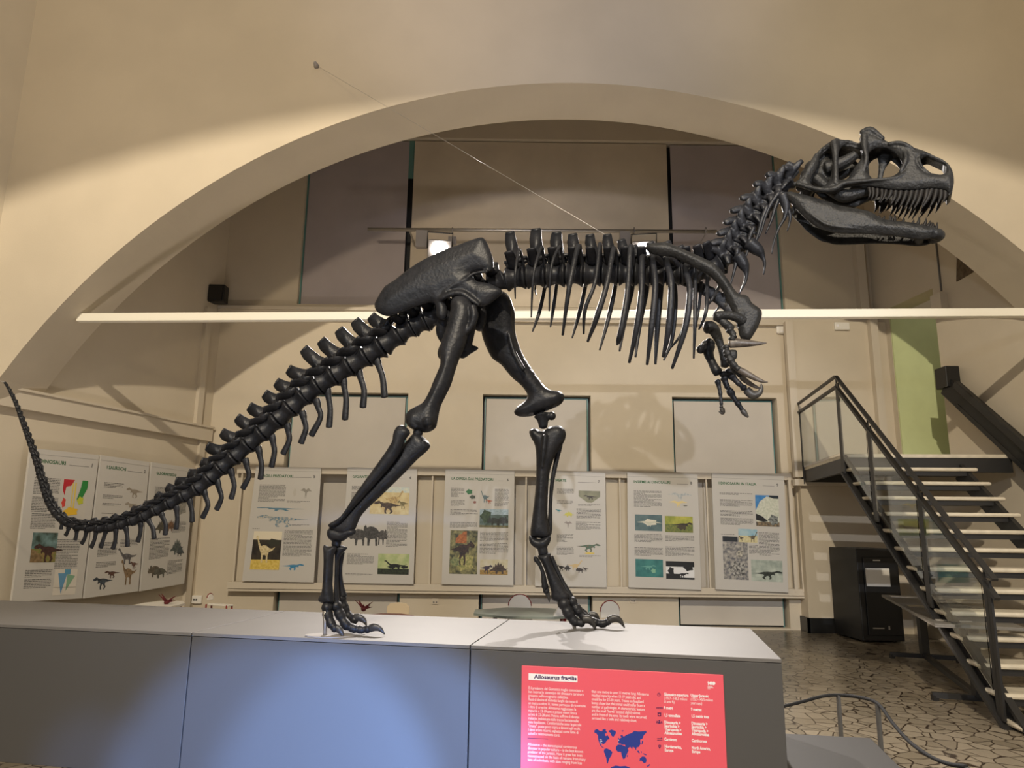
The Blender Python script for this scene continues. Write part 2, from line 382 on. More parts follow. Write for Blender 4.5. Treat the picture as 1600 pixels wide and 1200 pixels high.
for px,py,lb in ((679,940,'between the second and third poster panels'),(988,938,'behind the arched cream chair back')):
    A=onY(px-4,py-5,YB);B=onY(px+6,py+4,YB)
    t=thing('wall_socket','flush beige socket low on the back wall '+lb,'socket',((A.x+B.x)/2,YB,B.z))
    MB().box((A.x,YB-.015,B.z),(B.x,YB,A.z)).build('plate',M['trim'],t)
    MB().box((A.x+.02,YB-.018,B.z+.02),(A.x+.04,YB-.014,B.z+.04)).box((B.x-.04,YB-.018,B.z+.02),(B.x-.02,YB-.014,B.z+.04)).build('hole',M['ink'],t)
# black-faced switch box and brown niche on the right wall
A=onR(1457,467);B=onR(1476,493)
t=thing('alarm_box','pale box with a black face beside the corridor opening','box',B)
sa,sb=sR(A),sR(B)
b=MB();rbox(b,sa+.10,sb+.10,B.z,A.z,0,.12);b.build('housing',M['trim'],t)
b=MB();rbox(b,sa+.08,sa+.099,B.z+.0,A.z-.10,.015,.10);b.build('face',M['black'],t)
A=onR(1465,366);C=onR(1473,465);b=MB();rbox(b,sR(C)-.01,sR(C)+.01,C.z+.1,A.z+1.4,0,.02)
tag(b.build('conduit',M['ink']),'thin dark conduit rising from the alarm box on the right wall','conduit')
q=[onR(1497,392),onR(1496,440),onR(1540,414),onR(1560,380),onR(1500,360)]
tag(MB().prism(q,RN*.02).build('vent_panel',M['brown']),'dark brown stone patch on the right wall below the arch','wall patch')
# ---------------------------------------------------------------- big black banister on the right wall
t=thing('wall_banister','massive black stair banister fixed to the right wall','banister',onR(1480,600,.1))
a,b_=onR(1482,606,.15),onR(1612,722,.15)
dd=(b_-a).normalized()
b=MB();b.bar(a+V((0,0,.03)),b_+dd*.6+V((0,0,.03)),.14,.27,up=(0,0,1));b.build('rail_body',M['black'],t,bevel=.02)
c,e=onR(1492,600,.24),onR(1612,708,.24)
MB().bar(c,e+dd*.5,.05,.10).build('handrail',M['blackmetal'],t,bevel=.01)
c,e=onR(1497,634,.2),onR(1612,742,.2)
MB().bar(c,e+dd*.5,.05,.06).build('lower_rail',M['blackmetal'],t)
p=onR(1480,592,.15);MB().box((p.x-.1,p.y-.14,p.z-.14),(p.x+.1,p.y+.12,p.z+.16)).build('end_block',M['black'],t,bevel=.01)
# ---------------------------------------------------------------- staircase
S=1.08;P0=V((3.956*S,8.441*S,EYE+.8836*S));RUN=.2287*S;H=.1738*S;TH=.086
bv=V((-math.sin(TH),-math.cos(TH),0));av=V((math.cos(TH),-math.sin(TH),0));zv=V((0,0,1))
WD=1.50
t=thing('staircase','black steel staircase with cream marble treads and glass railing','stairs',(P0.x,P0.y-1.6,0))
# landing
zl=P0.z
far=onY(1254,712,11.28);far.z=zl
L0=P0+bv*.02;LF=V((L0.x+.0,11.28,zl)); LF.x=far.x
XR_=6.28
quad=[L0,V((XR_,L0.y+av.y*1.9+.12,zl)),V((XR-.02,11.28,zl)),LF]
quad[1].y=L0.y+av.y/av.x*(XR_-L0.x)
MB().slab([p-V((0,0,.05)) for p in quad],(0,0,.05)).build('landing_slab',M['marble'],t,bevel=.008)
b=MB();b.bar(L0-zv*.14+av*.03,LF-zv*.14+av*.03,.06,.18);b.bar(L0-zv*.14,quad[1]-zv*.14,.06,.18);b.bar(LF-zv*.14+V((0,-.04,0)),quad[2]-zv*.14+V((0,-.04,0)),.06,.18);b.build('landing_frame',M['blackmetal'],t)
NS=13
for k in range(1,NS+1):
    p=P0+bv*RUN*k-zv*H*k
    if p.z<.03: break
    q=[p,p+av*WD,p+av*WD-bv*(RUN+.06),p-bv*(RUN+.06)]
    b=MB();b.slab([x-zv*.045 for x in q],(0,0,.045));b.build('tread',M['marble'],t,bevel=.02)
    q2=[p+av*.10-bv*.04,p+av*(WD-.12)-bv*.04,p+av*(WD-.12)-bv*(RUN),p+av*.10-bv*(RUN)]
    MB().slab([x-zv*.10 for x in q2],(0,0,.054)).build('tread_support',M['blackmetal'],t)
def sl(k,off=0,dz=0): return P0+bv*RUN*k-zv*H*k+av*off+zv*dz
kend=(P0.z)/H
for off in (.06,WD-.10):
    b=MB();b.bar(sl(0,off,-.22),sl(kend-.6,off,-.16),.05,.22);b.build('stringer',M['blackmetal'],t)
b=MB();b.bar(sl(0,.0,-.24),sl(kend-.2,.0,-.2),.10,.035);b.bar(sl(0,.02,-.02),sl(kend-.2,.02,-.02),.03,.035);b.build('stringer_flange',M['blackmetal'],t)
# posts & rails
RH=1.02
pk=[0,3.55,7.9,12.0]
def post(p,h,w=.055,dn=.3):
    b=MB();b.bar(p-zv*dn,p+zv*(h-.10),w,.018,up=av);b.bar(p-zv*dn+bv*.045,p+zv*(h-.10)+bv*.045,w,.018,up=av);b.tube([p+zv*(h-.12),p+zv*h],.010,8);b.build('post',M['blackmetal'],t)
cn=sl(0,-.02,0)
fp=LF+av*-.02
post(cn,RH,dn=.26);post(fp,RH,dn=.26)
for k in pk[1:]: post(sl(k,-.02),RH-.02,dn=.20)
r0=cn+zv*RH
MB().bar(fp+zv*RH,r0,.05,.022).bar(fp+zv*(RH-.14),r0-zv*.14,.05,.03).build('landing_handrail',M['blackmetal'],t)
e=sl(12.6,-.02,RH)
MB().bar(r0,e,.05,.022).bar(r0-zv*.15,e-zv*.15,.05,.03).build('handrail',M['blackmetal'],t)
def pane(a,b_,h0,h1):
    off=av*.006
    MB().slab([a+zv*h0,b_+zv*h0,b_+zv*h1,a+zv*h1],off).build('glass_panel',M['glass'],t)
pane(fp+bv*.08,cn-bv*.05,.02,RH-.17)
for i in range(3):
    a=sl(pk[i]+.25,-.03);c=sl(pk[i+1]-.2,-.03);pane(a,c,-.02,RH-.2)
# ---------------------------------------------------------------- network cabinet
cx=onY(1310,900,10.75)
A=onZ(1343,1004,0);B=onZ(1400,1003,0)
x0=onY(1343,930,10.45).x;x1=onY(1408,930,10.45).x;zt_=onY(1343,857,10.45).z
xl=onY(1306,930,11.2).x
t=thing('network_cabinet','black network cabinet with glass door under the stairs','cabinet',((x0+x1)/2,10.8,0))
b=MB();b.hexa([(x0,10.45,.02),(x1,10.45,.02),(x1-.06,11.2,.02),(x0-.06,11.2,.02),(x0,10.45,zt_),(x1,10.45,zt_),(x1-.06,11.2,zt_),(x0-.06,11.2,zt_)]);b.build('body',M['black'],t,bevel=.012)
MB().box((x0+.08,10.43,.10),(x1-.04,10.452,zt_-.12)).build('glass_door',M['cabglass'] if 'cabglass' in M else M['black'],t,bevel=.006)
MB().box((x0+.10,10.405,zt_-.52),(x1-.16,10.43,zt_-.27)).build('paper_notice',M['white'],t)
MB().box((x0+.22,10.42,zt_-.17),(x0+.32,10.432,zt_-.155)).build('badge',M['white'],t)
MB().box((x0+.14,10.42,.19),(x0+.30,10.431,.205)).box((x0+.36,10.42,.18),(x0+.38,10.431,.23)).build('indicator',M['steel'],t)
# ---------------------------------------------------------------- table under the stairs with leaflets
tz=.72
q1=onZ(1446,1032,0);q2=onZ(1531,1100,0)
t=thing('folding_table','grey folding table with black T-shaped legs under the stairs','table',(q1+q2)/2)
dv=(q2-q1).normalized();l=V((dv.y,-dv.x,0));l=l if l.x>0 else -l
A=onZ(1354,929,tz);A2=q1-l*.36-dv*.45;A=V((A2.x,A2.y,tz))
B=A+l*.72;D=A+dv*((q2-q1).length+.75);C=D+l*.72
MB().slab([p-zv*.03 for p in (A,D,C,B)],(0,0,.03)).build('tabletop',M['tabletop'],t,bevel=.005)
for q in (q1,q2):
    b=MB();b.bar(q+zv*.06,q+zv*(tz-.03),.07,.09,up=(1,0,0));b.bar(q-l*.38+zv*.05,q+l*.38+zv*.05,.05,.05);b.bar(q-l*.36,q-l*.36+zv*.05,.05,.05,up=(1,0,0));b.bar(q+l*.36,q+l*.36+zv*.05,.05,.05,up=(1,0,0));b.build('leg',M['blackmetal'],t)
MB().bar(q1+zv*.06,q2+zv*.06,.06,.05).build('stretcher',M['blackmetal'],t)
cols=[(.45,.40,.33),(.10,.10,.09),(.35,.30,.2),(.12,.13,.12),(.4,.36,.3)]
lbs=['pale leaflet at the back corner of the grey folding table','dark leaflet lying beside the pale one on the folding table','tan leaflet in the middle of the folding table','black leaflet lying near the stair side of the folding table','cream leaflet lying nearest the camera on the folding table']
for i,cc in enumerate(cols):
    q=A+(B-A)*(.3+.4*(i%2))+(D-A)*(.08+.2*i)+V((0,0,.001))
    u1=(D-A).normalized()*.11;u2=(B-A).normalized()*.15
    tag(MB().slab([q-u1-u2,q+u1-u2,q+u1+u2,q-u1+u2],(0,0,.006)).build('leaflet',mat('leaflet_paper',cc,.4,var=.2,vscale=20)),lbs[i],'leaflet','leaflets on the folding table')
# ---------------------------------------------------------------- plinth
ZP=.85
PF=V((-.23,4.43,0));pd=V((.9826,-.1857,0)).normalized();pn=V((-pd.y,pd.x,0))   # pn points away from camera
def pp(px,py,z=None,off=0):  # on the front face
    return onP(px,py,PF-pn*off,pn)
FR=onP(1222,1029,PF,pn);FR.z=0
xr=(FR-PF).dot(pd)
xs=[-5.6,(onP(300,990,PF,pn)-PF).dot(pd),(onP(735,1008,PF,pn)-PF).dot(pd),xr]
bk=1.22
t=thing('display_plinth','long low grey plinth the skeleton stands on','plinth',PF+pd*-.6+pn*.6)
q=lambda a,b,z:PF+pd*a+pn*b+zv*z
for i in range(3):
    g=.004
    a,b_=xs[i]+g,xs[i+1]-g
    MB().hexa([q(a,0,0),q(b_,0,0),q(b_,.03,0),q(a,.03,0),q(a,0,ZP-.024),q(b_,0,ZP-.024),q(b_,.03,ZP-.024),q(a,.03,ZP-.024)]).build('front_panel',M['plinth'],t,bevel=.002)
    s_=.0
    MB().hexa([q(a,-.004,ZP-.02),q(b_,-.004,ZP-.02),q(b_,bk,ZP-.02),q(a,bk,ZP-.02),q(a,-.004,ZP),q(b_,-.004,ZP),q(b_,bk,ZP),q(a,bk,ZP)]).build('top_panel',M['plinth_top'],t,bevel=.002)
MB().hexa([q(xr-.03,.034,0),q(xr,.034,0),q(xr,bk,0),q(xr-.03,bk,0),q(xr-.03,.034,ZP-.024),q(xr,.034,ZP-.024),q(xr,bk,ZP-.024),q(xr-.03,bk,ZP-.024)]).build('side_panel',M['plinth'],t)
MB().hexa([q(xs[0],bk-.03,0),q(xr-.04,bk-.03,0),q(xr-.04,bk,0),q(xs[0],bk,0),q(xs[0],bk-.03,ZP-.024),q(xr-.04,bk-.03,ZP-.024),q(xr-.04,bk,ZP-.024),q(xs[0],bk,ZP-.024)]).build('back_panel',M['plinth'],t)
# side platform
zp=.20
a1,a2,a3=onZ(1232,1146,zp),onZ(1360,1153,zp),onZ(1408,1200,zp)
e3=a2+(a3-a2)*3
base0=FR+pn*.0
poly=[q(xr+.01,-.9,0),e3,a2,V((q(xr+.01,1.1,0).x,a1.y+.02,0))]
poly=[V((p.x,p.y,0)) for p in poly]
tag(MB().prism(poly,(0,0,zp)).build('platform',M['platform'],bevel=.004),'low dark grey platform at the right end of the plinth','platform')
# rope barrier
t=thing('rope_barrier','black rope on thin grey posts behind the low platform','barrier',onZ(1347,1170,0))
tops=[]
for (tx,ty,bx_,by_) in ((1309,1086,1315,1160),(1373,1099,1378,1185)):
    bt=onZ(bx_,by_,0);tp=onY(tx,ty,bt.y)
    tp=V((bt.x,bt.y,tp.z));tops.append(tp)
    b=MB();b.bar(bt,tp,.035,.02,up=(1,0,0));b.build('post',M['postgrey'],t)
yr=tops[1].y
pts=[onY(1215,1106,tops[0].y+.1),onY(1255,1096,tops[0].y+.05),onY(1285,1088,tops[0].y),tops[0],onY(1340,1089,tops[0].y-.15),tops[1],onY(1395,1130,yr-.25),onY(1420,1158,yr-.5),onY(1450,1180,yr-.75),onY(1480,1193,yr-.95),onY(1510,1198,yr-1.1)]
MB().tube(pts,.012,8,sub=5).build('rope',M['rope'],t,True)
e=pts[-1];MB().bar(V((e.x,e.y,0)),e,.035,.02,up=(1,0,0)).build('post',M['postgrey'],t)
# ---------------------------------------------------------------- children's tables and chairs behind the plinth
def table(px0,px1,py,label,mt,z=.60,dp=.45):
    A=onZ(px0,py+8,z);B=onZ(px1,py+8,z)
    c=(A+B)/2;w_=(B-A).length/2
    t=thing('low_table',label,'table',(c.x,c.y+.1,0))
    b=MB();n=8;pts=[V((c.x+w_*1.05*math.cos(k*math.pi/4+math.pi/8),c.y+.1+dp*math.sin(k*math.pi/4+math.pi/8),z-.025)) for k in range(n)]
    b.prism(pts,(0,0,.025)).build('tabletop',mt,t)
    for sx in(-1,1):
        for sy in(-1,1): MB().tube([V((c.x+sx*w_*.6,c.y+.1+sy*.25,0)),V((c.x+sx*w_*.6,c.y+.1+sy*.25,z-.025))],.018,8).build('leg',M['redtube'],t,True)
    return c,t
tc1,_=table(738,915,950,'grey green octagonal table behind the plinth between the feet',M['table_green'])
tc2,_=table(560,645,957,'dark red low table barely showing behind the left foot',mat('red_brown_tabletop',(.25,.05,.03),.4),z=.57,dp=.3)
tc3,_=table(205,275,938,'cream round table in the left corner under the wall panels',M['chair'],z=.60)
def chair(px0,px1,pytop,Y,label,mt,sq=False,rot=0):
    A=onY(px0,pytop,Y);B=onY(px1,pytop,Y);w_=(B.x-A.x);c=V(((A.x+B.x)/2,Y,0));zt=A.z
    t=thing('child_chair',label,'chair',c,'children\'s chairs')
    b=MB();pts=[]
    R=Matrix.Rotation(rot,3,'Z')
    L=lambda x,y,z:c+R@V((x,y,0))+zv*z
    hb=w_*.75
    if sq:
        pts=[L(-w_/2,0,zt-hb),L(w_/2,0,zt-hb),L(w_/2,0,zt-.05),L(w_/2-.04,0,zt-.01),L(0,0,zt),L(-w_/2+.04,0,zt-.01),L(-w_/2,0,zt-.05)]
    else:
        pts=[L(-w_/2,0,zt-hb)]+[L(-w_/2*math.cos(k*math.pi/12),0,zt-w_*.5+w_*.5*math.sin(k*math.pi/12)) for k in range(13)]+[L(w_/2,0,zt-hb)]
        pts=pts[::-1]
    b.prism(pts,R@V((0,.018,0)));b.build('backrest',mt,t,bevel=.005)
    MB().prism([L(-w_/2,0,zt-hb-.06),L(w_/2,0,zt-hb-.06),L(w_/2,-.32,zt-hb-.06),L(-w_/2,-.32,zt-hb-.06)],(0,0,.02)).build('seat',mt,t,bevel=.005)
    f=MB();
    if sq: f.tube([L(-w_/2*.8,.03,zt-hb-.05),L(-w_/2*.8,.03,zt-.08)],.010,8).tube([L(w_/2*.8,.03,zt-hb-.05),L(w_/2*.8,.03,zt-.08)],.010,8)
    else: f.tube([L(-w_/2*1.03*math.cos(k*math.pi/12),.014,zt-w_*.5+.006+w_*.5*math.sin(k*math.pi/12)) for k in range(13)],.006,8)
    f.build('frame',M['redtube'],t,True)
    for sx in(-1,1):
        for y in(.02,-.3): MB().tube([L(sx*w_*.48,y,0),L(sx*w_*.48,y,zt-hb-.05)],.011,8).build('leg',M['redtube'],t,True)
chair(795,830,929,9.35,'cream child chair with arched back behind the green table',M['chair'])
chair(937,970,939,9.0,'cream child chair with red tube rim beside the right foot',M['chair'],rot=.35)
chair(605,640,941,9.1,'beech backed child chair behind the left foot',M['wood'],sq=True)
chair(324,336,928,9.2,'red rimmed child chair seen edge on near the corner socket',M['chair'],rot=1.2)
# folded paper on the green table
c=onZ(876,962,.6)
t_=MB()
for dx in (0,.11):
    t_.add([c+V((dx-.08,-.05,0)),c+V((dx+.08,-.05,0)),c+V((dx,0,.13)),c+V((dx+.08,.08,0)),c+V((dx-.08,.08,0))],[(0,1,2),(2,3,4),(1,3,2),(0,2,4)])
tag(t_.build('folded_paper',M['paper']),'folded white paper standing on the green table','paper')
# red paper star decorations
for px,py,lb in ((260,940,'spiky dark red ornament on the corner table'),(568,950,'small dark spiky ornament on the red edged table')):
    c=onZ(px,py+4,.6);b=MB()
    for k in range(9):
        a=k*2.4;b.tube([c+zv*.02,c+V((math.cos(a)*.10,math.sin(a)*.06,.04+.09*((k*37%10)/10)))],[.014,.002],6)
    b.ball(c+zv*.02,.03)
    tag(b.build('ornament',mat('dark_red_felt',(.10,.01,.012),.8)),lb,'ornament')
# ================================================================ THE SKELETON
BN=V((.19,.98,0)).normalized(); C0=4.82; BD=V((BN.y,-BN.x,0))
def bp(px,py,w=0.): return onP(px,py,BN*(C0+w),BN)
def crop(ox,oy,s): return lambda x,y:(ox+x/s,oy+y/s)
c1=crop(1080,180,3.636);c2=crop(780,340,3.81);c3=crop(1060,440,5.456);c4=crop(560,350,4.444);c5=crop(480,600,2.926)
c6=crop(0,580,4);c7=crop(320,460,4);z1=crop(1220,195,10);z2=crop(1340,195,10);z3=crop(1220,280,10);z4=crop(1340,270,10)
f1=crop(490,830,6.667);f2=crop(820,840,7.06);n1=crop(1090,240,10);n2=crop(1040,350,10)
def rpx(r,p): return r*(V(p)-O).dot(CF)/FPX
sk=thing('dinosaur_skeleton','black mounted skeleton of a large two-legged dinosaur striding on the grey plinth','skeleton',(PF+pd*.2+pn*.55)+zv*ZP)
BM=M['bone']
def B3(L,w): # list of (px,py,r[,w]) -> points, radii
    P=[];R=[]
    for e in L:
        ww=e[3] if len(e)>3 else w
        p=bp(e[0],e[1],ww);P.append(p);R.append(rpx(e[2],p))
    return P,R
def bone(name,L,w,parent=sk,mt=None,sub=4,seg=12,flat=1.0,extra=None,remesh=.008,label=None,fdir=None,sm=3):
    P,R=B3(L,w);b=MB();b.tube(P,R,seg,flat=flat,fdir=fdir if fdir is not None else (BN if flat!=1 else None),sub=sub)
    if extra: extra(b)
    o=b.build(name,mt or BM,parent,True,remesh=remesh,sm=sm)
    if label:o['label']=label
    return o
def inpoly(x,y,P):
    c=False;n=len(P);j=n-1
    for i in range(n):
        if (P[i][1]>y)!=(P[j][1]>y) and x<(P[j][0]-P[i][0])*(y-P[i][1])/(P[j][1]-P[i][1])+P[i][0]: c=not c
        j=i
    return c
def smoothpoly(P,k=3):
    n=len(P);o=[]
    for i in range(n):
        a,b,c,d=P[i-1],P[i],P[(i+1)%n],P[(i+2)%n]
        for q in range(k):
            t=q/k;o.append(tuple(.5*((2*b[j])+(c[j]-a[j])*t+(2*a[j]-5*b[j]+4*c[j]-d[j])*t*t+(3*b[j]-a[j]-3*c[j]+d[j])*t**3) for j in(0,1)))
    return o
def plate(mb,outer,holes,tomap,th,step=3.,dome=None,smooth=3,tn=None):
    """2-D outline -> curved plate; tomap(px,py,off) gives the 3-D point, off metres along its normal"""
    outer=smoothpoly(outer,smooth);holes=[smoothpoly(h,smooth) for h in holes]
    vs_=[];es=[]
    for P in [outer]+holes:
        b=len(vs_);vs_+=P;n=len(P);es+=[(b+i,b+(i+1)%n) for i in range(n)]
    nb=len(vs_)
    x0=min(p[0] for p in outer);x1=max(p[0] for p in outer);y0=min(p[1] for p in outer);y1=max(p[1] for p in outer)
    rings=[outer]+holes
    def edged(x,y): 
        m=1e9
        for P in rings:
            n=len(P)
            for i in range(n):
                a=P[i];b=P[(i+1)%n];dx=b[0]-a[0];dy=b[1]-a[1];l=dx*dx+dy*dy+1e-9
                t=max(0,min(1,((x-a[0])*dx+(y-a[1])*dy)/l));m=min(m,math.hypot(x-a[0]-t*dx,y-a[1]-t*dy))
        return m
    x=x0+step/2
    while x<x1:
        y=y0+step/2
        while y<y1:
            if inpoly(x,y,outer) and not any(inpoly(x,y,h) for h in holes) and edged(x,y)>step*.5: vs_.append((x,y))
            y+=step
        x+=step
    r=delaunay_2d_cdt([V((a,b)) for a,b in vs_],es,[],0,1e-5)
    co=[(v.x,v.y) for v in r[0]];tris=[]
    for f in r[2]:
        cx=sum(co[i][0] for i in f)/len(f);cy=sum(co[i][1] for i in f)/len(f)
        if inpoly(cx,cy,outer) and not any(inpoly(cx,cy,h) for h in holes): tris.append(tuple(f))
    ed=[edged(a,b) for a,b in co];n=len(co)
    def tt(i):
        k=min(1,ed[i]/(step*1.6));return .45+.55*math.sqrt(k)
    A=[];Bk=[]
    for i,(a,b) in enumerate(co):
        t=th*tt(i)/2;d=dome(a,b,ed[i]) if dome else 0
        A.append(tomap(a,b,-t+d));Bk.append(tomap(a,b,t+d))
    F=[t for t in tris]+[tuple(n+i for i in reversed(t)) for t in tris]
    cnt={}
    for t in tris:
        for i in range(len(t)):
            e=(t[i],t[(i+1)%len(t)]);cnt[tuple(sorted(e))]=cnt.get(tuple(sorted(e)),[])+[e]
    for k,v in cnt.items():
        if len(v)==1: a,b=v[0];F.append((b,a,n+a,n+b))
    mb.add(A+Bk,F);return mb
def inflate(mb,outer,w,R,step=3.,k=3,wf=None):
    """closed outline in the body plane -> rounded solid, R = radius of the shaft in pixels"""
    P=smoothpoly(outer,k)
    def edge(x,y):
        m=1e9;n=len(P)
        for i in range(n):
            a=P[i];b=P[(i+1)%n];dx=b[0]-a[0];dy=b[1]-a[1];l=dx*dx+dy*dy+1e-9
            t=max(0,min(1,((x-a[0])*dx+(y-a[1])*dy)/l));m=min(m,math.hypot(x-a[0]-t*dx,y-a[1]-t*dy))
        return m
    wf=wf or (lambda x,y:w)
    def tm(x,y,off):
        e=edge(x,y);h=math.sqrt(max(e*(2*R-e),0)) if e<R else R
        p=bp(x,y,wf(x,y));h=max(rpx(h,p),.004)
        return p+BN*(h if off>0 else -h)
    return plate(mb,outer,[],tm,.01,step,None,k)
def lerpw(y0,w0,y1,w1): return lambda x,y:w0+(w1-w0)*max(0,min(1,(y-y0)/(y1-y0)))
# ---------------------------------------------------------------- vertebrae
def vertebra(Ja,Jb,r,tip=None,tw=.02,arch=True,lat=.1,latback=.05,up=None,name='vertebra',spine_w=.035,rem=None,zyg=True,latup=.25,blade=.45,extra=None):
    Ja,Jb=V(Ja),V(Jb);ax_=(Jb-Ja);L=ax_.length;ax_=ax_.normalized()
    upv=V((0,0,1)) if up is None else V(up)
    side=BN.copy();side=(side-ax_*side.dot(ax_)).normalized()
    upv=side.cross(ax_);upv=upv if upv.z>0 or abs(upv.z)<.2 and upv.x<0 else -upv
    b=MB()
    ts=[.02,.07,.13,.3,.5,.7,.87,.93,.98];rs=[.80,1.04,1.02,.82,.74,.82,1.02,1.06,.80]
    b.tube([Ja+ax_*L*t for t in ts],[r*k for k in rs],16,fdir=upv)
    c=Ja+ax_*L*.5
    if arch:
        b.tube([c-ax_*L*.33+upv*r*1.05,c+upv*r*1.28,c+ax_*L*.30+upv*r*1.1],[r*.42,r*.55,r*.42],8)
    if tip is not None:
        base=c+upv*r*1.05;T=V(tip);d=T-base;l=d.length
        if l>.01:
            d.normalize();pr=ax_-d*ax_.dot(d);pr.normalize()
            hw=spine_w/2
            P=[base-pr*hw*1.2,base+d*l*.35-pr*hw*1.0,base+d*l*.72-pr*hw*1.2,T-pr*hw*.95-d*.006,T+d*.004,T+pr*hw*.9-d*.002,base+d*l*.75+pr*hw*1.0,base+d*l*.45+pr*hw*1.3,base+pr*hw*2.1]
            P=[p-side*tw/2 for p in P];b.prism(P,side*tw)
            b.tube([base+d*l*.05-pr*hw*.3,base+d*l*.5-pr*hw*.2],[tw*.75,tw*.5],8)
            b.tube([T-d*.006-pr*hw*.8,T-d*.004+pr*hw*.75],[tw*.6,tw*.6],8)
    if lat>0:
        for s in(-1,1):
            s0=c+upv*r*(.75 if latup>.13 else .55)+side*s*r*.4
            e=c+upv*(r*.9+lat*latup)+side*s*(lat+r*.3)-ax_*latback
            mdl=(s0+e)/2+upv*r*.08
            b.tube([s0,mdl,e],[r*blade*.9,r*blade,max(r*blade*.9,.010)],10,flat=.30,fdir=(upv-BN*s*.8),sub=3)
    if zyg:
        for s in(-1,1):
            z0=c+upv*r*1.2+side*s*r*.25
            b.tube([z0,z0+ax_*L*.45+upv*r*.35+side*s*r*.15,z0+ax_*L*.68+upv*r*.38+side*s*r*.15],[r*.25,r*.2,r*.14],7,sub=2)
            b.tube([z0,z0-ax_*L*.45+upv*r*.32],[r*.26,r*.14],7)
    if extra: extra(b)
    return b.build(name,BM,sk,True,remesh=rem,sm=2)
# tail: joints between vertebrae, from the hip to the tip
TJ=[(625,522,15),(598,541,15.5),(574,555,16),(549,571,15.5),(524,586,15),(500,601,15),(477,617,14.5),(456,636,14),(435,655,13.5),(412,675,13),(390,693,12.5),(368,713,12),(347,730,11.5),(330,746,11),(310,763,10.5),(289,774,9.5),(266,786,9),(245,796,8.5),(226,806,8),(207,813,7.5),(190,819,7),(172,823,6.8),(155,825,6.6),(138,825,6.4),(121,823,6.2),(107,818,6.2),(96,811,6.2),(87,802,6),(81,793,5.8),(76,784,5.6),(72,773,5.5),(69,763,5.4),(66,752,5.2),(62,742,5),(60,732,4.8),(57,722,4.7),(54,712,4.6),(50.5,702,4.4),(47,692,4.2),(43.5,682,4),(40,672,3.8),(37,664,3.6),(34,656,3.4),(31,647.5,3.2),(28,639,3),(24.5,630,2.8),(20.5,621,2.6),(16,612,2.3),(11.5,604,2),(7,597,1.6)]
tips=[(580,494),(555,501),(530,515),(502,532),(475,545),(451,577),(432,597),(414,615),(390,635),(371,652),(347,675),(324,697),(315,721),(295,739),(275,751),(261,760),(245,772),(225,787),(206,795),(194,801),(177,805),(164,808),(147,810),(130,813),(118,810)]
tw_=lambda i:0.10*max(0,(i-24))/24.  # the whip of the tail drifts away from the body plane
TP=[bp(a,b,tw_(i)) for i,(a,b,r) in enumerate(TJ)]
for i in range(len(TJ)-1):
    r=rpx((TJ[i][2]+TJ[i+1][2])/2,TP[i]);big=r/.066;r*=(1.17 if i<22 else 1.05)
    if i<len(tips):
        vertebra(TP[i+1],TP[i],r,bp(*tips[i],tw_(i)),.012+.008*big,lat=.03+.085*big,latback=.02+.05*big,spine_w=.032+.050*big,latup=.02,blade=.42)
    else:
        mid=(TP[i]+TP[i+1])/2;ax_=(TP[i]-TP[i+1]).normalized();sd=(BN-ax_*BN.dot(ax_)).normalized();u=sd.cross(ax_)
        if u.x<0:u=-u
        if i<28: u=u if u.z>0 else -u
        b=MB();b.tube([TP[i+1],TP[i+1].lerp(TP[i],.12),mid,TP[i+1].lerp(TP[i],.88),TP[i]],[r*.7,r*1.02,r*.85,r*1.02,r*.7],10,sub=1)
        for s in(-1,1):
            b.tube([mid+u*r*.5+sd*s*r*.4,mid+ax_*r*.9+u*r*1.15+sd*s*r*.5,mid+ax_*r*2.6+u*r*1.0+sd*s*r*.3],[r*.45,r*.34,r*.10],6,sub=2)
        b.tube([mid+u*r*.5,mid-ax_*r*1.5+u*r*(1.7 if i<32 else 1.25)],[r*.5,r*.22],6)
        b.build('vertebra',BM,sk,True)
# chevrons
CH=[((590,566),(598,590),(601,621)),((561,582),(569,610),(567,637)),((537,597),(541,625),(539,656)),((512,612),(516,640),(514,668)),((496,631),(501,652),(486,681)),((474,650),(478,670),(470,693)),((450,669),(452,688),(442,710)),((426,687),(429,706),(424,730)),((405,706),(409,728),(407,749)),((385,724),(389,744),(379,764)),((362,740),(366,760),(361,780)),((341,757),(346,778),(338,797)),((320,771),(325,790),(316,810)),((297,785),(300,800),(300,816)),((276,796),(277,812),(275,827)),((253,805),(259,820),(258,836)),((232,813),(239,826),(241,842)),((220,821),(219,834),(215,847)),((197,827),(199,840),(199,854)),((181,830),(180,845),(176,858)),((165,831),(161,844),(157,856)),((150,832),(147,845),(142,856)),((135,831),(132,842),(127,850)),((120,830),(119,838),(117,844)),((107,826),(105,832),(102,837)),((97,817),(96,822),(95,827))]
for i,(a,b_,c) in enumerate(CH):
    k=1.25-.5*i/len(CH);w=tw_(i)*.5
    dx,dy=a[0]-b_[0],a[1]-b_[1]
    P,R=B3([(a[0]+dx*.28-1,a[1]+dy*.35,5.5*k),(*a,5.2*k),((a[0]*.7+b_[0]*.3),(a[1]*.7+b_[1]*.3),4.2*k),(*b_,4.0*k),(c[0]*.85+b_[0]*.15,c[1]*.85+b_[1]*.15,4.6*k),(*c,4.2*k)],w)
    MB().tube(P,R,10,flat=.5,fdir=BN,sub=3).build('chevron',BM,sk,True)
# hip vertebrae under the blade of the ilium
SJ=[(790,436,16),(764,448,17),(738,462,17),(712,477,17),(688,492,17),(666,501,17),(645,511,16),(625,522,15.5)]
SP=[bp(a,b) for a,b,r in SJ]
for i in range(7):
    r=rpx(SJ[i][2],SP[i]);u=zv*.20-BD*.03
    vertebra(SP[i+1],SP[i],r,(SP[i]+SP[i+1])/2+u*(1 if 0<i<5 else .75),.03,lat=.12,latback=.02,spine_w=.06,zyg=False)
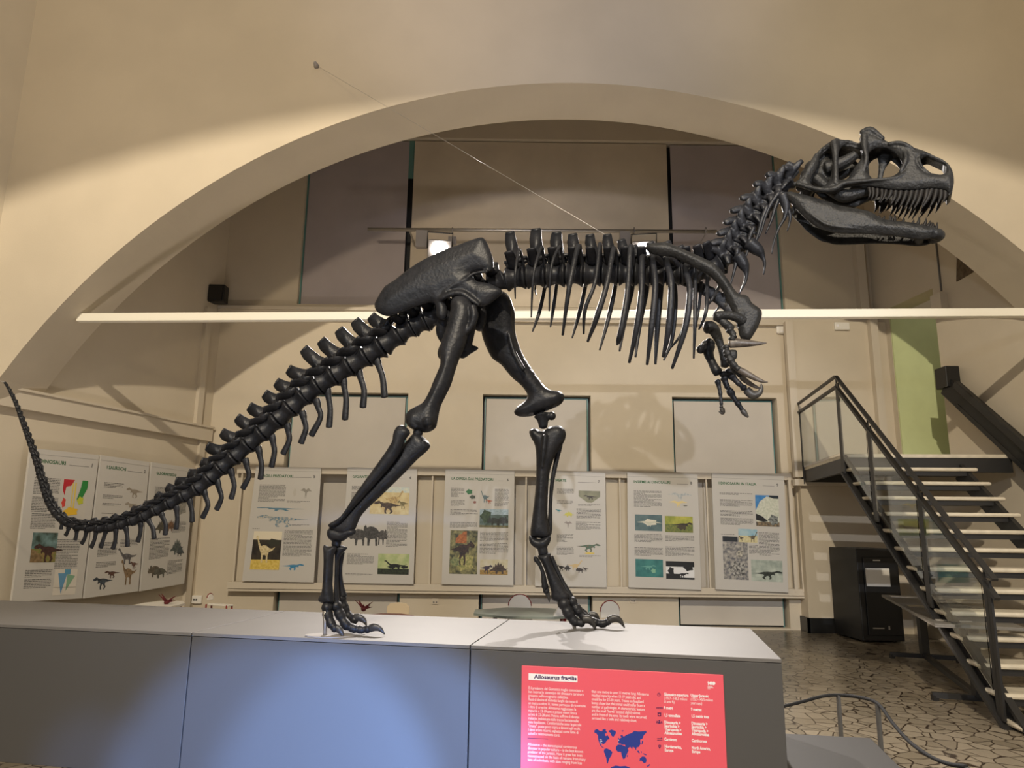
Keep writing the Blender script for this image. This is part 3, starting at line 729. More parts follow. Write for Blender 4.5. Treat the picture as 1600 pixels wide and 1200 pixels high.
# back vertebrae
DJ=[(790,436,16.5),(822,431,17),(853,429,17),(884,428,16.5),(912,428,16.5),(940,427.5,16),(966,427,16),(991,427,16),(1016,427,15.5),(1040,427.5,15.5),(1063,427,15),(1086,425,15),(1107,420,15),(1126,411,15)]
DT=[(797,364,16),(838,359,17),(870,364,17),(895,367,16),(922,368,15),(949,368,15),(971,376,14),(990,386,13),(1016,380,13),(1042,379,14),(1063,386,12),(1084,396,11),(1100,394,11)]
DJ=[(a,b+1.5,r*1.1) for a,b,r in DJ];DP=[bp(a,b) for a,b,r in DJ]
for i in range(13):
    r=rpx(DJ[i][2],DP[i]);T=bp(DT[i][0],DT[i][1])
    vertebra(DP[i],DP[i+1],r,T,.028,lat=.13,latback=.01,spine_w=rpx(DT[i][2],T)*1.0,latup=.55)
    if 0<i<9:
        c=(DP[i]+DP[i+1])/2
# neck vertebrae
NJ=[(1126,411,15),(1141,400,15.5),(1153,385,16),(1163,368,16),(1173,351,16),(1184,335,15.5),(1196,319,15),(1208,305,14),(1221,293,13),(1236,283,11)]
NT=[(1106,388),(1123,381),(1139,368),(1147,350),(1158,333),(1170,313),(1188,291),(1206,274),(1236,254)]
NP=[bp(a,b) for a,b,r in NJ]
for i in range(9):
    r=rpx(NJ[i][2],NP[i])*.95;T=bp(*NT[i]);c=(NP[i]+NP[i+1])/2
    Tm=c+(T-c)*.92
    ax_=(NP[i+1]-NP[i]).normalized();up=(T-c).normalized()
    def wings(b):
        for s_ in(-1,1):
            q=c+BN*s_*r*.7
            b.tube([q+up*r*.5,q+up*r*1.6+BN*s_*.03-ax_*.01,q+up*r*2.2+BN*s_*.045-ax_*.06],[.026,.030,.024],9,flat=.6,fdir=BN,sub=3)
            b.tube([q+up*r*.5,q+up*r*1.3+BN*s_*.03+ax_*.05,q+up*r*1.5+BN*s_*.035+ax_*.095],[.024,.026,.017],9,flat=.6,fdir=BN,sub=3)
            b.tube([q,q+BN*s_*.04-up*r*.2-ax_*.01,q+BN*s_*.055-up*r*1.0-ax_*.05],[.028,.028,.014],9,flat=.55,sub=3)
            b.ball(q+up*r*2.1+BN*s_*.03-ax_*.045,.030,.024,.020)
    vertebra(NP[i],NP[i+1],r,Tm,.035,lat=.0,spine_w=.055,zyg=True,extra=wings,rem=.0075)
# neck ribs
for L in ([(1222,305,10),(1228,322,7),(1226,340,3),(1217,356,2),(1209,378,1.6),(1206,397,.8)],[(1228,318),(1234,335),(1234,346),(1230,361)],[(1170,380,12),(1184,391,10),(1192,402,4),(1195,414,2.2),(1193,429,1)],[(1153,400,11),(1162,414,9),(1166,427,4),(1164,441,2.4),(1154,461,1)],[(1218,300),(1205,318),(1196,338),(1189,362),(1178,384)],[(1199,322),(1190,345),(1184,368),(1176,386),(1165,396)],[(1178,355),(1171,372),(1168,392),(1160,414)],[(1152,388),(1150,410),(1146,428),(1140,450)],[(1222,300),(1212,322),(1205,345),(1196,365)],[(1238,312),(1241,322),(1239,334)]):
    k=len(L);MB().tube(*B3([(e[0],e[1],e[2] if len(e)>2 else 4.2*(1-.75*i/(k-1))) for i,e in enumerate(L)],-.10),8,sub=4).build('neck_rib',BM,sk,True)
# ribs, near side then far side
RB=[([(811,391),(805,427),(805,467)],2.4),([(846,387),(834,427),(830,496)],2.6),([(874,386),(861,419),(858,486)],2.6),([(903,386),(890,445),(879,524)],4.4),([(937,383),(930,440),(914,484),(912,522)],3.4),([(958,391),(948,445),(932,497),(918,534)],4.6),([(985,387),(981,450),(974,497),(967,530),(964,538)],4.6),([(1003,405),(1002,458),(995,511),(983,567)],5.0),([(1020,403),(1024,445),(1018,511),(1011,570)],5.0),([(1042,408),(1049,445),(1045,511),(1036,558)],5.4),([(1071,420),(1078,453),(1071,511),(1050,576)],5.2),([(1087,435),(1086,497),(1084,560)],3.4),([(1105,445),(1103,487),(1092,515)],3.2),([(1124,445),(1112,468),(1100,484)],2.4)]
for i,(L,r) in enumerate(RB):
    n=len(L);a=L[0];j=min(i+1,12);hd=DP[j]-BN*.05+zv*.03
    E=[(x,y,r*(.95 if k<n-1 else .45),-.13-.13*math.sin(math.pi*min(1,(k+.3)/(n-.3)))) for k,(x,y) in enumerate(L)]
    P,R=B3(E,0);
    P=[hd,hd.lerp(P[0],.6)+zv*.025]+P;R=[R[0]*.8,R[0]]+R
    MB().tube(P,R,9,flat=.7,fdir=BN,sub=5).build('rib',BM,sk,True)
for i,(L,r) in enumerate([([(838,440),(836,452),(838,462)],1.6),([(855,432),(850,455),(842,490),(832,518)],3.2),([(871,432),(868,458),(864,485),(860,511)],3.0),([(917,430),(913,455),(905,490),(894,528)],3.4),([(963,430),(960,455),(950,500),(937,547)],3.6),([(989,430),(987,455),(979,487),(968,549)],4.0),([(1011,430),(1010,455),(1000,503),(993,558)],4.2),([(1033,430),(1032,455),(1027,511),(1024,569)],4.8),([(1075,440),(1078,480),(1064,522),(1045,547)],2.6),([(1096,440),(1092,480),(1084,530)],2.6),([(1133,450),(1126,475),(1117,488)],2.2),([(1052,430),(1056,470),(1050,530),(1037,563)],3.4)]):
    n=len(L)
    P,R=B3([(x,y,r*(.95 if k<n-1 else .4),.12+.11*math.sin(math.pi*min(1,(k+.3)/(n-.3)))) for k,(x,y) in enumerate(L)],0)
    MB().tube(P,R,9,flat=.7,fdir=BN,sub=5).build('rib',BM,sk,True)
# ---------------------------------------------------------------- hip bones
def bmap(w): return lambda x,y,off: bp(x,y,w)+BN*off
IL=[c4(*p) for p in [(128,525),(112,565),(130,610),(185,638),(250,632),(400,572),(480,548),(535,560),(545,650),(600,668),(620,600),(600,530),(640,500),(720,490),(790,535),(835,572),(900,560),(960,515),(1000,478),(985,450),(900,412),(830,402),(800,375),(775,355),(800,335),(860,325),(920,332),(940,300),(935,240),(910,170),(870,98),(800,108),(700,145),(620,172),(500,225),(400,280),(310,345),(250,392),(180,440)]]
def ildome(x,y,e): return -.024*min(1,e/22.)
IB=MB();plate(IB,IL,[],bmap(-.17),.05,4.,ildome,3)
def ridge(b,L,w,sub=4,seg=8,flat=1): b.tube(*B3(L,w),seg,sub=sub,flat=flat,fdir=BN if flat!=1 else None)
ridge(IB,[(*c4(570,525),3),(*c4(640,488),5),(*c4(720,485),5.5),(*c4(790,530),5),(*c4(840,565),3)],-.21)
ridge(IB,[(*c4(560,520),2),(*c4(640,440),3.5),(*c4(740,390),4),(*c4(800,345),3),(*c4(900,330),2.5)],-.20)
IB.build('hip_blade',BM,sk,True,remesh=.009,sm=5)
IB=MB();plate(IB,[(a,b+0) for a,b in IL],[],bmap(.17),.05,5.,lambda x,y,e:.035*min(1,e/22.),2)
IB.build('hip_blade',BM,sk,True,remesh=.010,sm=5)
bone('pubis',[(735,470,12,-.12),(735,500,10,-.08),(733,525,8,-.05),(728,545,8,-.02)],0,extra=lambda b:plate(b,[(716,556),(724,560),(736,552),(747,545),(744,541),(735,540),(724,541)],[],bmap(-.02),.05,3.),remesh=.007)
bone('pubis',[(748,478,11,.10),(752,496,9,.08),(748,514,8,.05)],0,remesh=.008)
bone('ischium',[(700,490,12,-.12),(692,505,10,-.1),(690,520,9,-.08),(696,534,7,-.05)],0,remesh=.008)
# ---------------------------------------------------------------- legs
def solid(name,outline,w,R,wf=None,extra=None,step=3.,remesh=.007,sm=3,mt=None,k=3):
    b=MB();inflate(b,outline,w,R,step,k,wf)
    if extra: extra(b)
    return b.build(name,mt or BM,sk,True,remesh=remesh,sm=sm)
def fe(b):
    ridge(b,[(738,478,6),(741,492,7),(738,506,6),(728,520,4)],-.27)
    ridge(b,[(691,560,5),(690,552,7),(693,540,6)],-.25)
    ridge(b,[(648,650,8),(645,660,8),(652,668,6)],-.38);ridge(b,[(668,655,9),(669,665,8)],-.39)
solid('femur',[(708.5,466),(717.5,462),(728,465),(735,471.5),(740,482),(738,498.5),(733,514),(728,535),(719,557),(711,579.5),(705,600),(697,617),(688,636),(684,655),(680,669),(667,676),(653,674),(641,669),(634,660),(636,645),(650,635),(661,629),(671,612),(679,592),(688,570),(687,545),(694,522),(700,502),(704,485),(704,473)],0,17,lerpw(470,-.22,660,-.34),fe)
solid('tibia',[(638,686),(648,676),(658,680),(669.7,690.6),(672,698),(666,706),(651,719),(629,742),(595,775),(567,802),(558,819),(553.5,829),(540,837),(524,833),(514,826),(521,817),(538,805),(572,764),(599.6,733),(622,706),(631,694)],0,12,lerpw(680,-.35,830,-.39),lambda b:ridge(b,[(660,690,6),(664,700,5)],-.38))
solid('fibula',[(616.7,672),(623.5,666.6),(635.5,668),(641,677),(633,687),(626,706),(611,728),(584,759),(550,797),(533,817),(518,825),(513,819),(533,806),(558,768),(588,727),(611,693),(614,680)],0,9,lambda x,y:-.44)
bone('knee_link',[(655,668,8),(652,680,8)],-.34,extra=lambda b:b.ball(bp(627,675,-.43),rpx(11,bp(627,675,-.43)),ax=None))
solid('ankle_bone',[(511,829),(520,824),(533,828),(546,826),(556,828),(554,835),(544,840),(537,845),(524,846),(513,841)],-.40,9,extra=lambda b:b.tube(*B3([(527,840,8),(525,853,7.5)],-.38),10))
solid('metatarsal',[f1(*p) for p in [(103,143),(160,158),(215,152),(238,175),(215,240),(205,330),(200,450),(195,560),(208,690),(200,745),(135,758),(62,738),(48,700),(80,650),(95,560),(100,450),(105,330),(103,220)]],-.42,9,remesh=.0055,step=2.5)
solid('metatarsal',[f1(*p) for p in [(215,150),(290,146),(352,172),(305,228),(268,290),(262,400),(255,520),(262,640),(275,760),(252,805),(212,785),(210,690),(215,560),(220,400),(222,260)]],-.36,7,remesh=.0055,step=2.5)
bone('metatarsal',[(534,862,5,-.30),(531,890,4,-.30),(533,915,4.5,-.28),(536,932,7,-.27)],0,remesh=.006)
def foot(toes,wz):
    for L,cl in toes:
        nb=MB()
        P,R=B3([(e[0],e[1],e[2]) for e in L],wz)
        # put on a depth that follows the ground: every bone ends in two small knobs
        P=[bp(e[0],e[1],e[3]) for e in L];R=[rpx(e[2]*1.15,p) for e,p in zip(L,P)]
        for i in range(len(P)-1):
            a,b_=P[i],P[i+1];d=(b_-a)
            nb.tube([a+d*.04,a+d*.22,a+d*.5,a+d*.78,a+d*.96],[R[i]*.95,R[i]*1.0,R[i]*.76,R[i+1]*1.0,R[i+1]*.9],10,sub=2)
            nb.ball(a+d*.86,R[i+1]*1.0);nb.ball(a+d*.13,R[i]*.98)
        o=nb.build('toe',BM,sk,True,remesh=.005,sm=3)
        Pc=[bp(e[0],e[1],e[3]) for e in cl];Rc=[rpx(e[2],p) for e,p in zip(cl,Pc)]
        c=MB().tube(Pc,Rc,10,sub=5,flat=.7,fdir=BN);c=c.build('claw',M['claw'],o,True);c['label']='dark curved claw'
foot([([(511,947,8,-.42),(512,962,7.5,-.42),(517,974,6.5,-.43),(524,983,5.5,-.44)],[(525,981,5.5,-.44),(530,984,5.5,-.44),(534,990,3.5,-.44),(536,999,.7,-.44)]),
      ([(525,945,8,-.38),(531,960,7.5,-.37),(540,976,7,-.37),(552,982,6,-.36),(564,984,5.5,-.35),(576,983,5.5,-.34)],[(578,982,6,-.34),(586,980,6,-.34),(594,983,4,-.34),(601,991,.7,-.34)]),
      ([(533,932,7,-.27),(538,950,6.5,-.26),(546,964,6,-.25),(555,970,5.5,-.24)],[(554,965,6,-.24),(562,965,6,-.24),(569,970,4,-.24),(573,978,.8,-.24)])],-.38)
# far leg
solid('femur',[(772,464),(782,456),(790,457),(797,465),(801,476),(804.5,489.5),(805,516.5),(811,539),(820,559),(838,586),(854,606),(865,610),(876,612),(882,620),(877,631),(862,639),(845,645),(832,650),(811.5,651),(803,645),(808,636),(820,627),(824,617),(815,603),(798.5,588.5),(783,570),(769,560),(760,543.5),(753.5,525.5),(751,507.5),(752,489.5),(760,474)],0,17,lerpw(470,.22,620,.36),lambda b:(ridge(b,[(795,520,3),(803,550,4),(818,578,4)],.20)))
bone('knee_link',[(846,648,13,.36),(848,656,9,.36),(849,668,7,.36)],0,extra=lambda b:b.ball(bp(862,650,.36),rpx(7,bp(862,650,.36))))
solid('tibia',[(827,673.5),(835.5,669),(848,674),(859,667),(874,665),(884,674),(882,689),(871,706),(863,723),(858,743.5),(856,777.7),(856,812),(860,833),(856,841),(842,841),(829,837),(832,805),(836,771),(838,730),(836,697),(829,683)],0,13,lambda x,y:.37,lambda b:ridge(b,[(852,680,4),(850,700,4),(847,730,2)],.30))
solid('fibula',[(872,676),(880,676),(880,692),(872,725),(866,755),(863,790),(863,828),(859,838),(855,828),(857,790),(859,755),(865,720),(870,692)],.43,4,step=2.5)
solid('ankle_bone',[(827,836),(842,842),(858,836),(861,842),(857,852),(848,858),(836,856),(828,848)],.36,9,extra=lambda b:b.tube(*B3([(847,852,8),(849,866,8)],.37),10))
solid('metatarsal',[f2(*p) for p in [(140,200),(200,180),(270,165),(287,190),(288,260),(330,360),(380,450),(440,560),(490,640),(470,685),(400,717),(330,702),(290,670),(290,600),(270,520),(240,420),(210,330),(175,260)]],.36,9,remesh=.0055,step=2.5)
solid('metatarsal',[f2(*p) for p in [(98,205),(140,215),(165,250),(205,340),(235,430),(250,550),(215,590),(190,550),(182,480),(175,380),(140,300),(100,260)]],.31,6,remesh=.0055,step=2.5)
bone('metatarsal',[(860,870,5,.42),(868,886,4,.42),(878,908,4,.42),(889,928,5,.42),(893,938,6,.42)],0,remesh=.006)
foot([([(851,914,5,.33),(854,925,4.5,.33)],[(854,924,4.5,.33),(857,932,3,.33),(858.5,941,.6,.33)]),
      ([(880,941,9,.35),(888,958,8,.35),(897,971,6.5,.35),(910,974,5.5,.35)],[(911,968,6,.34),(920,968,6,.34),(927,975,4,.34),(931,987,.8,.34)]),
      ([(893,938,7,.40),(902,953,7,.40),(914,966,6.5,.40),(928,972,6,.40),(942,975,5.5,.40),(951,971,5,.40)],[(951,969,6,.40),(960,966,6,.40),(969,970,4.2,.40),(976,981,.8,.40)]),
      ([(900,946,5,.46),(910,957,5,.46),(922,964,4.5,.46)],[(921,961,5,.46),(930,961,4.5,.46),(937,968,.8,.46)])],.37)
# steel supports
for (a,b_,w) in (((508,955),(508,992),-.44),((893,966),(898,982),.36)):
    A_=bp(*a,w);B_=bp(*b_,w);B_.z=ZP
    B2=V((A_.x+(B_.x-A_.x),B_.y,ZP))
    MB().tube([A_,B2],.013,10).build('support_rod',M['steel'],sk,True)
p=bp(517,990,-.42);n=20
MB().prism([V((p.x+.16*math.cos(k*2*math.pi/n),p.y+.09*math.sin(k*2*math.pi/n),ZP)) for k in range(n)],(0,0,.008)).build('base_plate',M['greybox'],sk)
# ---------------------------------------------------------------- shoulder and arms
SC=[(1008,386),(1024,380),(1044,380),(1070,391),(1102,405),(1121,416),(1137,437),(1152,458),(1167,462),(1175,474),(1190,486),(1187,505),(1178,522),(1169,533),(1157,528),(1152,510),(1146,492),(1138,474),(1128,453),(1112,434),(1094,423),(1055,403),(1020,397)]
b=MB();plate(b,SC,[],bmap(-.27),.045,3.5,lambda x,y,e:-.02*min(1,e/8.),3)
b.ball(bp(1159,492,-.29),.05,.03,.05)
ridge(b,[(1167,464,3),(1170,478,5),(1172,492,5)],-.29)
b.build('shoulder_blade',M['skullbone'],sk,True,remesh=.006,sm=4)
b=MB();plate(b,[(1040,420),(1070,432),(1094,440),(1120,452),(1140,466),(1150,480),(1150,500),(1136,490),(1118,474),(1096,460),(1066,446),(1040,434)],[],bmap(.22),.04,3.5,None,3)
b.build('shoulder_blade',BM,sk,True,remesh=.008,sm=3)
AM=M['skullbone']
bone('upper_arm_bone',[(1163,503,7,-.30),(1152,496,8,-.31),(1140,493,7,-.33),(1126,493,8,-.34),(1118,496,8,-.35)],0,mt=AM,remesh=.006)
bone('forearm_bone',[(1103,512,10,-.10),(1112,512,10,-.08),(1120,524,8,-.06),(1126,540,6,-.05),(1131,557,6.5,-.04),(1134,572,8,-.03)],0,mt=AM,remesh=.006)
bone('forearm_bone',[(1117,495,6,-.34),(1126,500,6,-.33),(1136,508,7,-.33),(1143,515,7,-.32)],0,mt=AM,remesh=.005)
bone('upper_arm_bone',[(1112,533,8,.16),(1104,541,8,.16),(1097,540,9,.16)],0,mt=BM,remesh=.006,extra=lambda b:b.ball(bp(1095,546,.16),rpx(7,bp(1095,546,.16))))
bone('forearm_bone',[(1108,540,10,.15),(1107,552,8,.14),(1112,565,6.5,.12),(1118,577,7.5,.1),(1123,583,8,.1)],0,mt=BM,remesh=.006)
def fing(P,cl,w,mt_,clmt,wl=None):
    nb=MB();pts=[bp(e[0],e[1],e[3] if len(e)>3 else w) for e in P];R=[rpx(e[2],p) for e,p in zip(P,pts)]
    for i in range(len(pts)-1):
        a,b_=pts[i],pts[i+1];d=b_-a
        nb.tube([a,a+d*.2,a+d*.5,a+d*.8,b_],[R[i]*.9,R[i],R[i]*.72,R[i+1]*.95,R[i+1]*.8],9,sub=2)
    o=nb.build('finger',mt_,sk,True,remesh=.0045,sm=2)
    c=MB().tube([bp(x,y,w) for x,y,r in cl],[rpx(r,bp(x,y,w)) for x,y,r in cl],10,sub=5,flat=.7,fdir=BN).build('claw',clmt,o,True)
    if clmt is M['brownclaw']: c['label']='pale brown-grey curved claw'
fing([(1139,514,7),(1147,524,6),(1143,532,7)],[(1140,537,7),(1152,536,7.5),(1170,536.5,5.5),(1186,536.5,3.2),(1198,536,.7)],-.34,AM,M['brownclaw'])
fing([(1134,540,6),(1136,552,7),(1141,562,7),(1146,570,6),(1155,578,5.5)],[(1154,577,5),(1165,583,5.5),(1180,591,4),(1192,596,2.4),(1200,597,.6)],-.34,AM,M['brownclaw'])
fing([(1138,556,5),(1146,578,4.5),(1158,588,4.5)],[(1158,589,4.5),(1168,597,4),(1180,604,2.8),(1189,607,.6)],-.28,AM,M['brownclaw'])
b=MB();plate(b,[(1133,549),(1150,547),(1151,560),(1142,563),(1134,560)],[],bmap(-.33),.04,3.);b.build('wrist_bone',AM,sk,True,remesh=.005)
b=MB();b.ball(bp(1132,585,.1),.034,.03,.025);b.ball(bp(1139,582,.1),.03);b.build('wrist_bone',BM,sk,True)
fing([(1142,586,7),(1152,597,5),(1164,608,6)],[(1166,609,6.5),(1176,617,7),(1186,614,5),(1190,606,3),(1189,599,.6)],.1,BM,M['claw'])
fing([(1131,589,6.5),(1135,602,5),(1141,612,6.5),(1148,624,4.5),(1152,629,5),(1160,641,4)],[(1159,640,3.5),(1163,645,4.5),(1169,652,1.5)],.1,BM,M['claw'])
fing([(1121,594,5),(1125,611,3.6),(1127,629,3.2),(1127,638,3.5)],[(1128,638,4),(1129,645,3.6),(1123,643,.7)],.12,BM,M['claw'])
# ---------------------------------------------------------------- skull
A0=math.radians(-27);DL=math.radians(6.5);HW=.145
Q0=bp(1240,290,0)
def vplane(a,lean=0):
    s=V((math.cos(a),math.sin(a),0));n=V((-math.sin(a),math.cos(a),0))
    return s,(n*math.cos(lean)-zv*math.sin(lean)) if lean else n
Sm,Nm=vplane(A0)
Sn,Nn=vplane(A0+DL)
Nn_l=(Nn*math.cos(.13)-zv*math.sin(.13)).normalized()
QN=Q0-Nm*HW
def skn(x,y,off=0,N=None): # near face of the skull, leaning inwards at the top
    return onP(x,y,QN,Nn_l)+Nn_l*off
def jawn(x,y,off=0): return onP(x,y,QN+Nm*.01,Nn)+Nn*off
def mirr(p): return p-Nm*(2*(p-Q0).dot(Nm))
def smid(x,y,off=0): return onP(x,y,Q0,Nm)+Nm*off
SO=[z1(*p) for p in [(180,940),(250,900),(330,800),(390,690),(450,590),(520,500),(600,400),(680,330),(780,265),(870,215),(950,240),(1080,245),(1180,280),(1240,285),(1232,210),(1290,130),(1380,108),(1450,125)]]+[z2(*p) for p in [(320,175),(400,235),(520,290),(650,300),(760,320),(900,370),(1050,420),(1200,490),(1350,560),(1440,650),(1490,760),(1505,880),(1490,980),(1430,1060),(1370,1020),(1200,992),(1050,1000),(850,1020),(600,1020),(500,1010),(350,985),(200,965),(0,955)]]+[z1(*p) for p in [(1060,975),(960,1005),(880,1060),(800,1080),(700,1070),(500,1035),(350,995),(250,965)]]
SH=[[z1(*p) for p in [(650,410),(720,370),(775,405),(795,520),(805,640),(785,770),(760,860),(700,940),(620,985),(530,975),(460,900),(485,810),(560,700),(600,600),(612,490)]],
    [z1(*p) for p in [(925,385),(1010,310),(1110,295),(1200,320),(1250,420),(1255,520),(1200,610),(1140,690),(1080,780),(1040,845),(950,868),(905,850),(885,700),(892,520)]],
    [z2(*p) for p in [(185,430),(290,370),(430,370),(530,415),(640,505),(690,600),(690,690),(620,760),(530,815),(410,850),(270,868),(190,800),(140,720),(130,640),(155,520)]],
    [z2(*p) for p in [(985,560),(1050,505),(1150,505),(1290,565),(1370,630),(1375,740),(1300,785),(1150,760),(1050,725),(990,660)]]]
lac=[z2(*p) for p in [(125,295),(160,235),(240,215),(300,250),(240,285),(160,325)]]
def sdome(x,y,e):
    d=-.020*min(1,e/9.)
    return d
b=MB()
plate(b,SO,SH,skn,.030,3.2,sdome,3)
n=len(b.v);nf=len(b.f)
b.add([mirr(p) for p in b.v[:n]],[tuple(reversed(f)) for f in b.f[:nf]])
def both(f):
    f(b,lambda p:p);f(b,mirr)
def rod3(L,R,sub=4,flat=1,seg=8): # L: list of (x,y,off)
    def g(bb,mp): bb.tube([mp(skn(*p)) for p in L],R,seg,sub=sub)
    both(g)
# raised bars: postorbital, lacrimal, jugal, nasal rim, maxilla ridge
rod3([(*z1(830,300),-.02),(*z1(845,450),-.03),(*z1(850,620),-.03),(*z1(855,800),-.03),(*z1(850,960),-.02)],[.030,.024,.018,.018,.024])
rod3([(*z1(1300,200),-.02),(*z1(1300,400),-.03),(*z1(1330,560),-.03),(*z1(1300,700),-.02),(*z1(1260,850),-.015)],[.026,.020,.016,.017,.015])
rod3([(*z1(560,470),-.005),(*z1(480,620),-.015),(*z1(400,780),-.015),(*z1(300,900),-.01),(*z1(200,940),-.005)],[.014,.014,.015,.017,.014])
rod3([(*z1(260,945),-.02),(*z1(480,1020),-.025),(*z1(700,1055),-.025),(*z1(860,1030),-.03),(*z1(980,960),-.03),(*z1(1200,930),-.03),(*z1(1450,905),-.03),(*z2(400,895),-.03),(*z2(620,860),-.03),(*z2(760,760),-.025)],[.013,.016,.018,.020,.017,.013,.012,.012,.013,.010])
rod3([(*z2(720,420),-.02),(*z2(745,550),-.03),(*z2(720,660),-.03),(*z2(650,780),-.025)],[.014,.017,.016,.010])
rod3([(*z2(480,330),-.02),(*z2(640,330),-.03),(*z2(780,380),-.03),(*z2(900,450),-.02)],[.014,.016,.015,.010])
rod3([(*z2(960,480),-.02),(*z2(950,600),-.03),(*z2(1010,705),-.025),(*z2(1130,795),-.02)],[.009,.009,.008,.007])
both(lambda bb,mp:(bb.ball(mp(skn(*z1(1350,190),-.005)),.034),bb.ball(mp(skn(*z1(1420,170),-.005)),.026),bb.ball(mp(skn(*z1(1290,230),.0)),.024)))
b.tube([smid(*z2(440,330),.05),smid(*z2(420,500),.04),smid(*z2(380,640),.04),smid(*z2(350,800),.04),smid(*z2(330,900),.04)],[.055,.042,.022,.018,.03],10,flat=.5,fdir=Nm,sub=4)
rod3([(*z1(1250,150),-.01),(*z1(1380,120),-.02),(*z1(1500,180),-.02),(*z2(400,250),-.02)],[.022,.028,.020,.012])
# roof of the skull between the two sides
def strip(bb,L,th,sag=.012,k=6):
    rows=[]
    for (x,y) in L:
        a=skn(x,y);c=mirr(a);row=[]
        for i in range(k+1):
            t=i/k;p=a.lerp(c,t)+zv*(sag*math.sin(math.pi*t));row.append(p)
        rows.append(row)
    for i in range(len(rows)-1):
        for j in range(k):
            q=[rows[i][j],rows[i+1][j],rows[i+1][j+1],rows[i][j+1]]
            bb.hexa([p-zv*th for p in q]+[p for p in q])
strip(b,[z1(*p) for p in [(470,600),(560,480),(680,345),(800,270),(950,262),(1080,265),(1190,300),(1260,310),(1400,260),(1520,280)]]+[z2(*p) for p in [(450,310),(600,330),(760,350),(900,395)]],.035)
strip(b,[z2(*p) for p in [(900,395),(1050,445),(1200,510),(1350,580)]],.018,.004)
strip(b,[z2(*p) for p in [(1340,570),(1430,660),(1480,770),(1490,880),(1470,990),(1410,1040)]],.03,.0)
strip(b,[z2(*p) for p in [(700,900),(900,900),(1100,900),(1300,900)]],.02,.01)
# front teeth wall of the snout: curve round
# braincase, palate
for (x,y,r) in ((*z1(660,560),.055),(*z1(680,680),.07),(*z1(600,820),.085),(*z1(720,840),.07),(*z1(500,700),.06),(*z1(420,800),.05)):
    p=smid(x,y);b.ball(p,r,r,r*1.1)
for s in (-.07,.07):
    b.tube([smid(*z1(720,760),s),smid(*z1(960,680),s),smid(*z1(1180,540),s)],[.05,.045,.03],10,sub=3)
    b.tube([smid(*z1(560,900),s),smid(*z1(800,1100),s*1.1),smid(*z1(1000,1180),s),smid(*z1(1200,1130),s*.8),smid(*z1(1450,1060),s*.6),smid(*z2(500,980),s*.4)],[.04,.035,.045,.035,.025,.012],10,flat=1,sub=4)
pal=[z3(*p) for p in [(560,200),(760,230),(880,210),(1000,120),(1250,110),(1420,150),(1430,250),(1330,350),(1180,432),(1000,420),(850,400),(700,330),(600,280)]]
hol=[[z3(*p) for p in [(885,245),(950,185),(965,235),(910,300)]],[z3(*p) for p in [(1265,230),(1330,175),(1390,170),(1375,240),(1320,285)]]]
plate(b,pal,hol,lambda x,y,o:smid(x,y,o),.03,4.,None,2)
b.tube([skn(*z1(300,950),.03),smid(*z1(450,850)),mirr(skn(*z1(300,950),.03))],[.03,.06,.03],10,sub=3)
skull=b.build('skull',M['skullbone'],sk,True,remesh=.0052,sm=3)
# teeth
def tooth(bs,tp,r,mp,pr,bend,fn):
    a=mp(fn(*bs,.012));c=mp(fn(*tp,.012));m_=(a+c)/2+ (Sm*bend)
    MB().tube([a-(c-a)*.15,a,m_,c],[r*.9,r,r*.72,r*.08],8,sub=3,flat=.7,fdir=Nm,cap=True).build('tooth',M['tooth'],pr,True)
UT=[((1358,295),(1357,309)),((1364,296),(1361,312)),((1371,297),(1366,313.5)),((1378,297),(1374,315)),((1385,297),(1376,315.5)),((1393,298),(1384,313)),((1400,298),(1392,319)),((1408,298),(1398,320)),((1417,298),(1404,325)),((1425,298),(1413,325)),((1433,298),(1421,325.5)),((1441,297),(1427,327)),((1449,297),(1440,320)),((1456,297),(1439,326)),((1464,296),(1452,324)),((1471,296),(1465,319)),((1477,297),(1473,316))]
for i,(a,c) in enumerate(UT):
    tooth((a[0],a[1]-3),c,.0185 if i>4 else .014,lambda p:p,skull,.008,skn)
for i,(a,c) in enumerate(UT[2::1][:14]):
    tooth((a[0],a[1]-3),(c[0],c[1]-4),.016,mirr,skull,.008,skn)
# ---------------------------------------------------------------- lower jaw
JO=[c1(*p) for p in [(540,440),(590,440),(640,452),(700,470),(760,490),(800,498),(840,520),(900,527),(960,538),(1000,548),(1060,582),(1110,600),(1180,604),(1260,612),(1330,628),(1392,642),(1396,668),(1380,692),(1340,706),(1280,708),(1200,694),(1100,682),(1000,676),(900,674),(810,668),(770,656),(720,640),(670,605),(630,570),(590,525),(548,478)]]
b=MB();plate(b,JO,[],jawn,.032,3.2,lambda x,y,e:-.022*min(1,e/10.),3)
n=len(b.v);nf=len(b.f);b.add([mirr(p) for p in b.v[:n]],[tuple(reversed(f)) for f in b.f[:nf]])
for mp in (lambda p:p,mirr):
    b.tube([mp(jawn(*c1(600,500),-.02)),mp(jawn(*c1(700,590),-.03)),mp(jawn(*c1(800,640),-.03)),mp(jawn(*c1(1000,655),-.02))],[.010,.012,.012,.008],8,sub=3)
    b.tube([mp(jawn(*c1(560,445),0)),mp(jawn(*c1(700,478),0)),mp(jawn(*c1(830,520),0)),mp(jawn(*c1(1000,552),0)),mp(jawn(*c1(1100,602),0)),mp(jawn(*c1(1390,650),0))],[.016,.014,.012,.012,.012,.014],8,sub=3)
    b.ball(mp(jawn(*c1(560,455),.01)),.03)
a=jawn(*c1(1370,672));c=mirr(a);b.tube([a,(a+c)/2+Sm*.035,c],[.036,.04,.036],12,sub=3)
a=jawn(*c1(1300,680));c=mirr(a);b.tube([a,(a+c)/2,c],[.03,.03,.03],10)
jaw=b.build('lower_jaw',M['skullbone'],sk,True,remesh=.0055,sm=4)
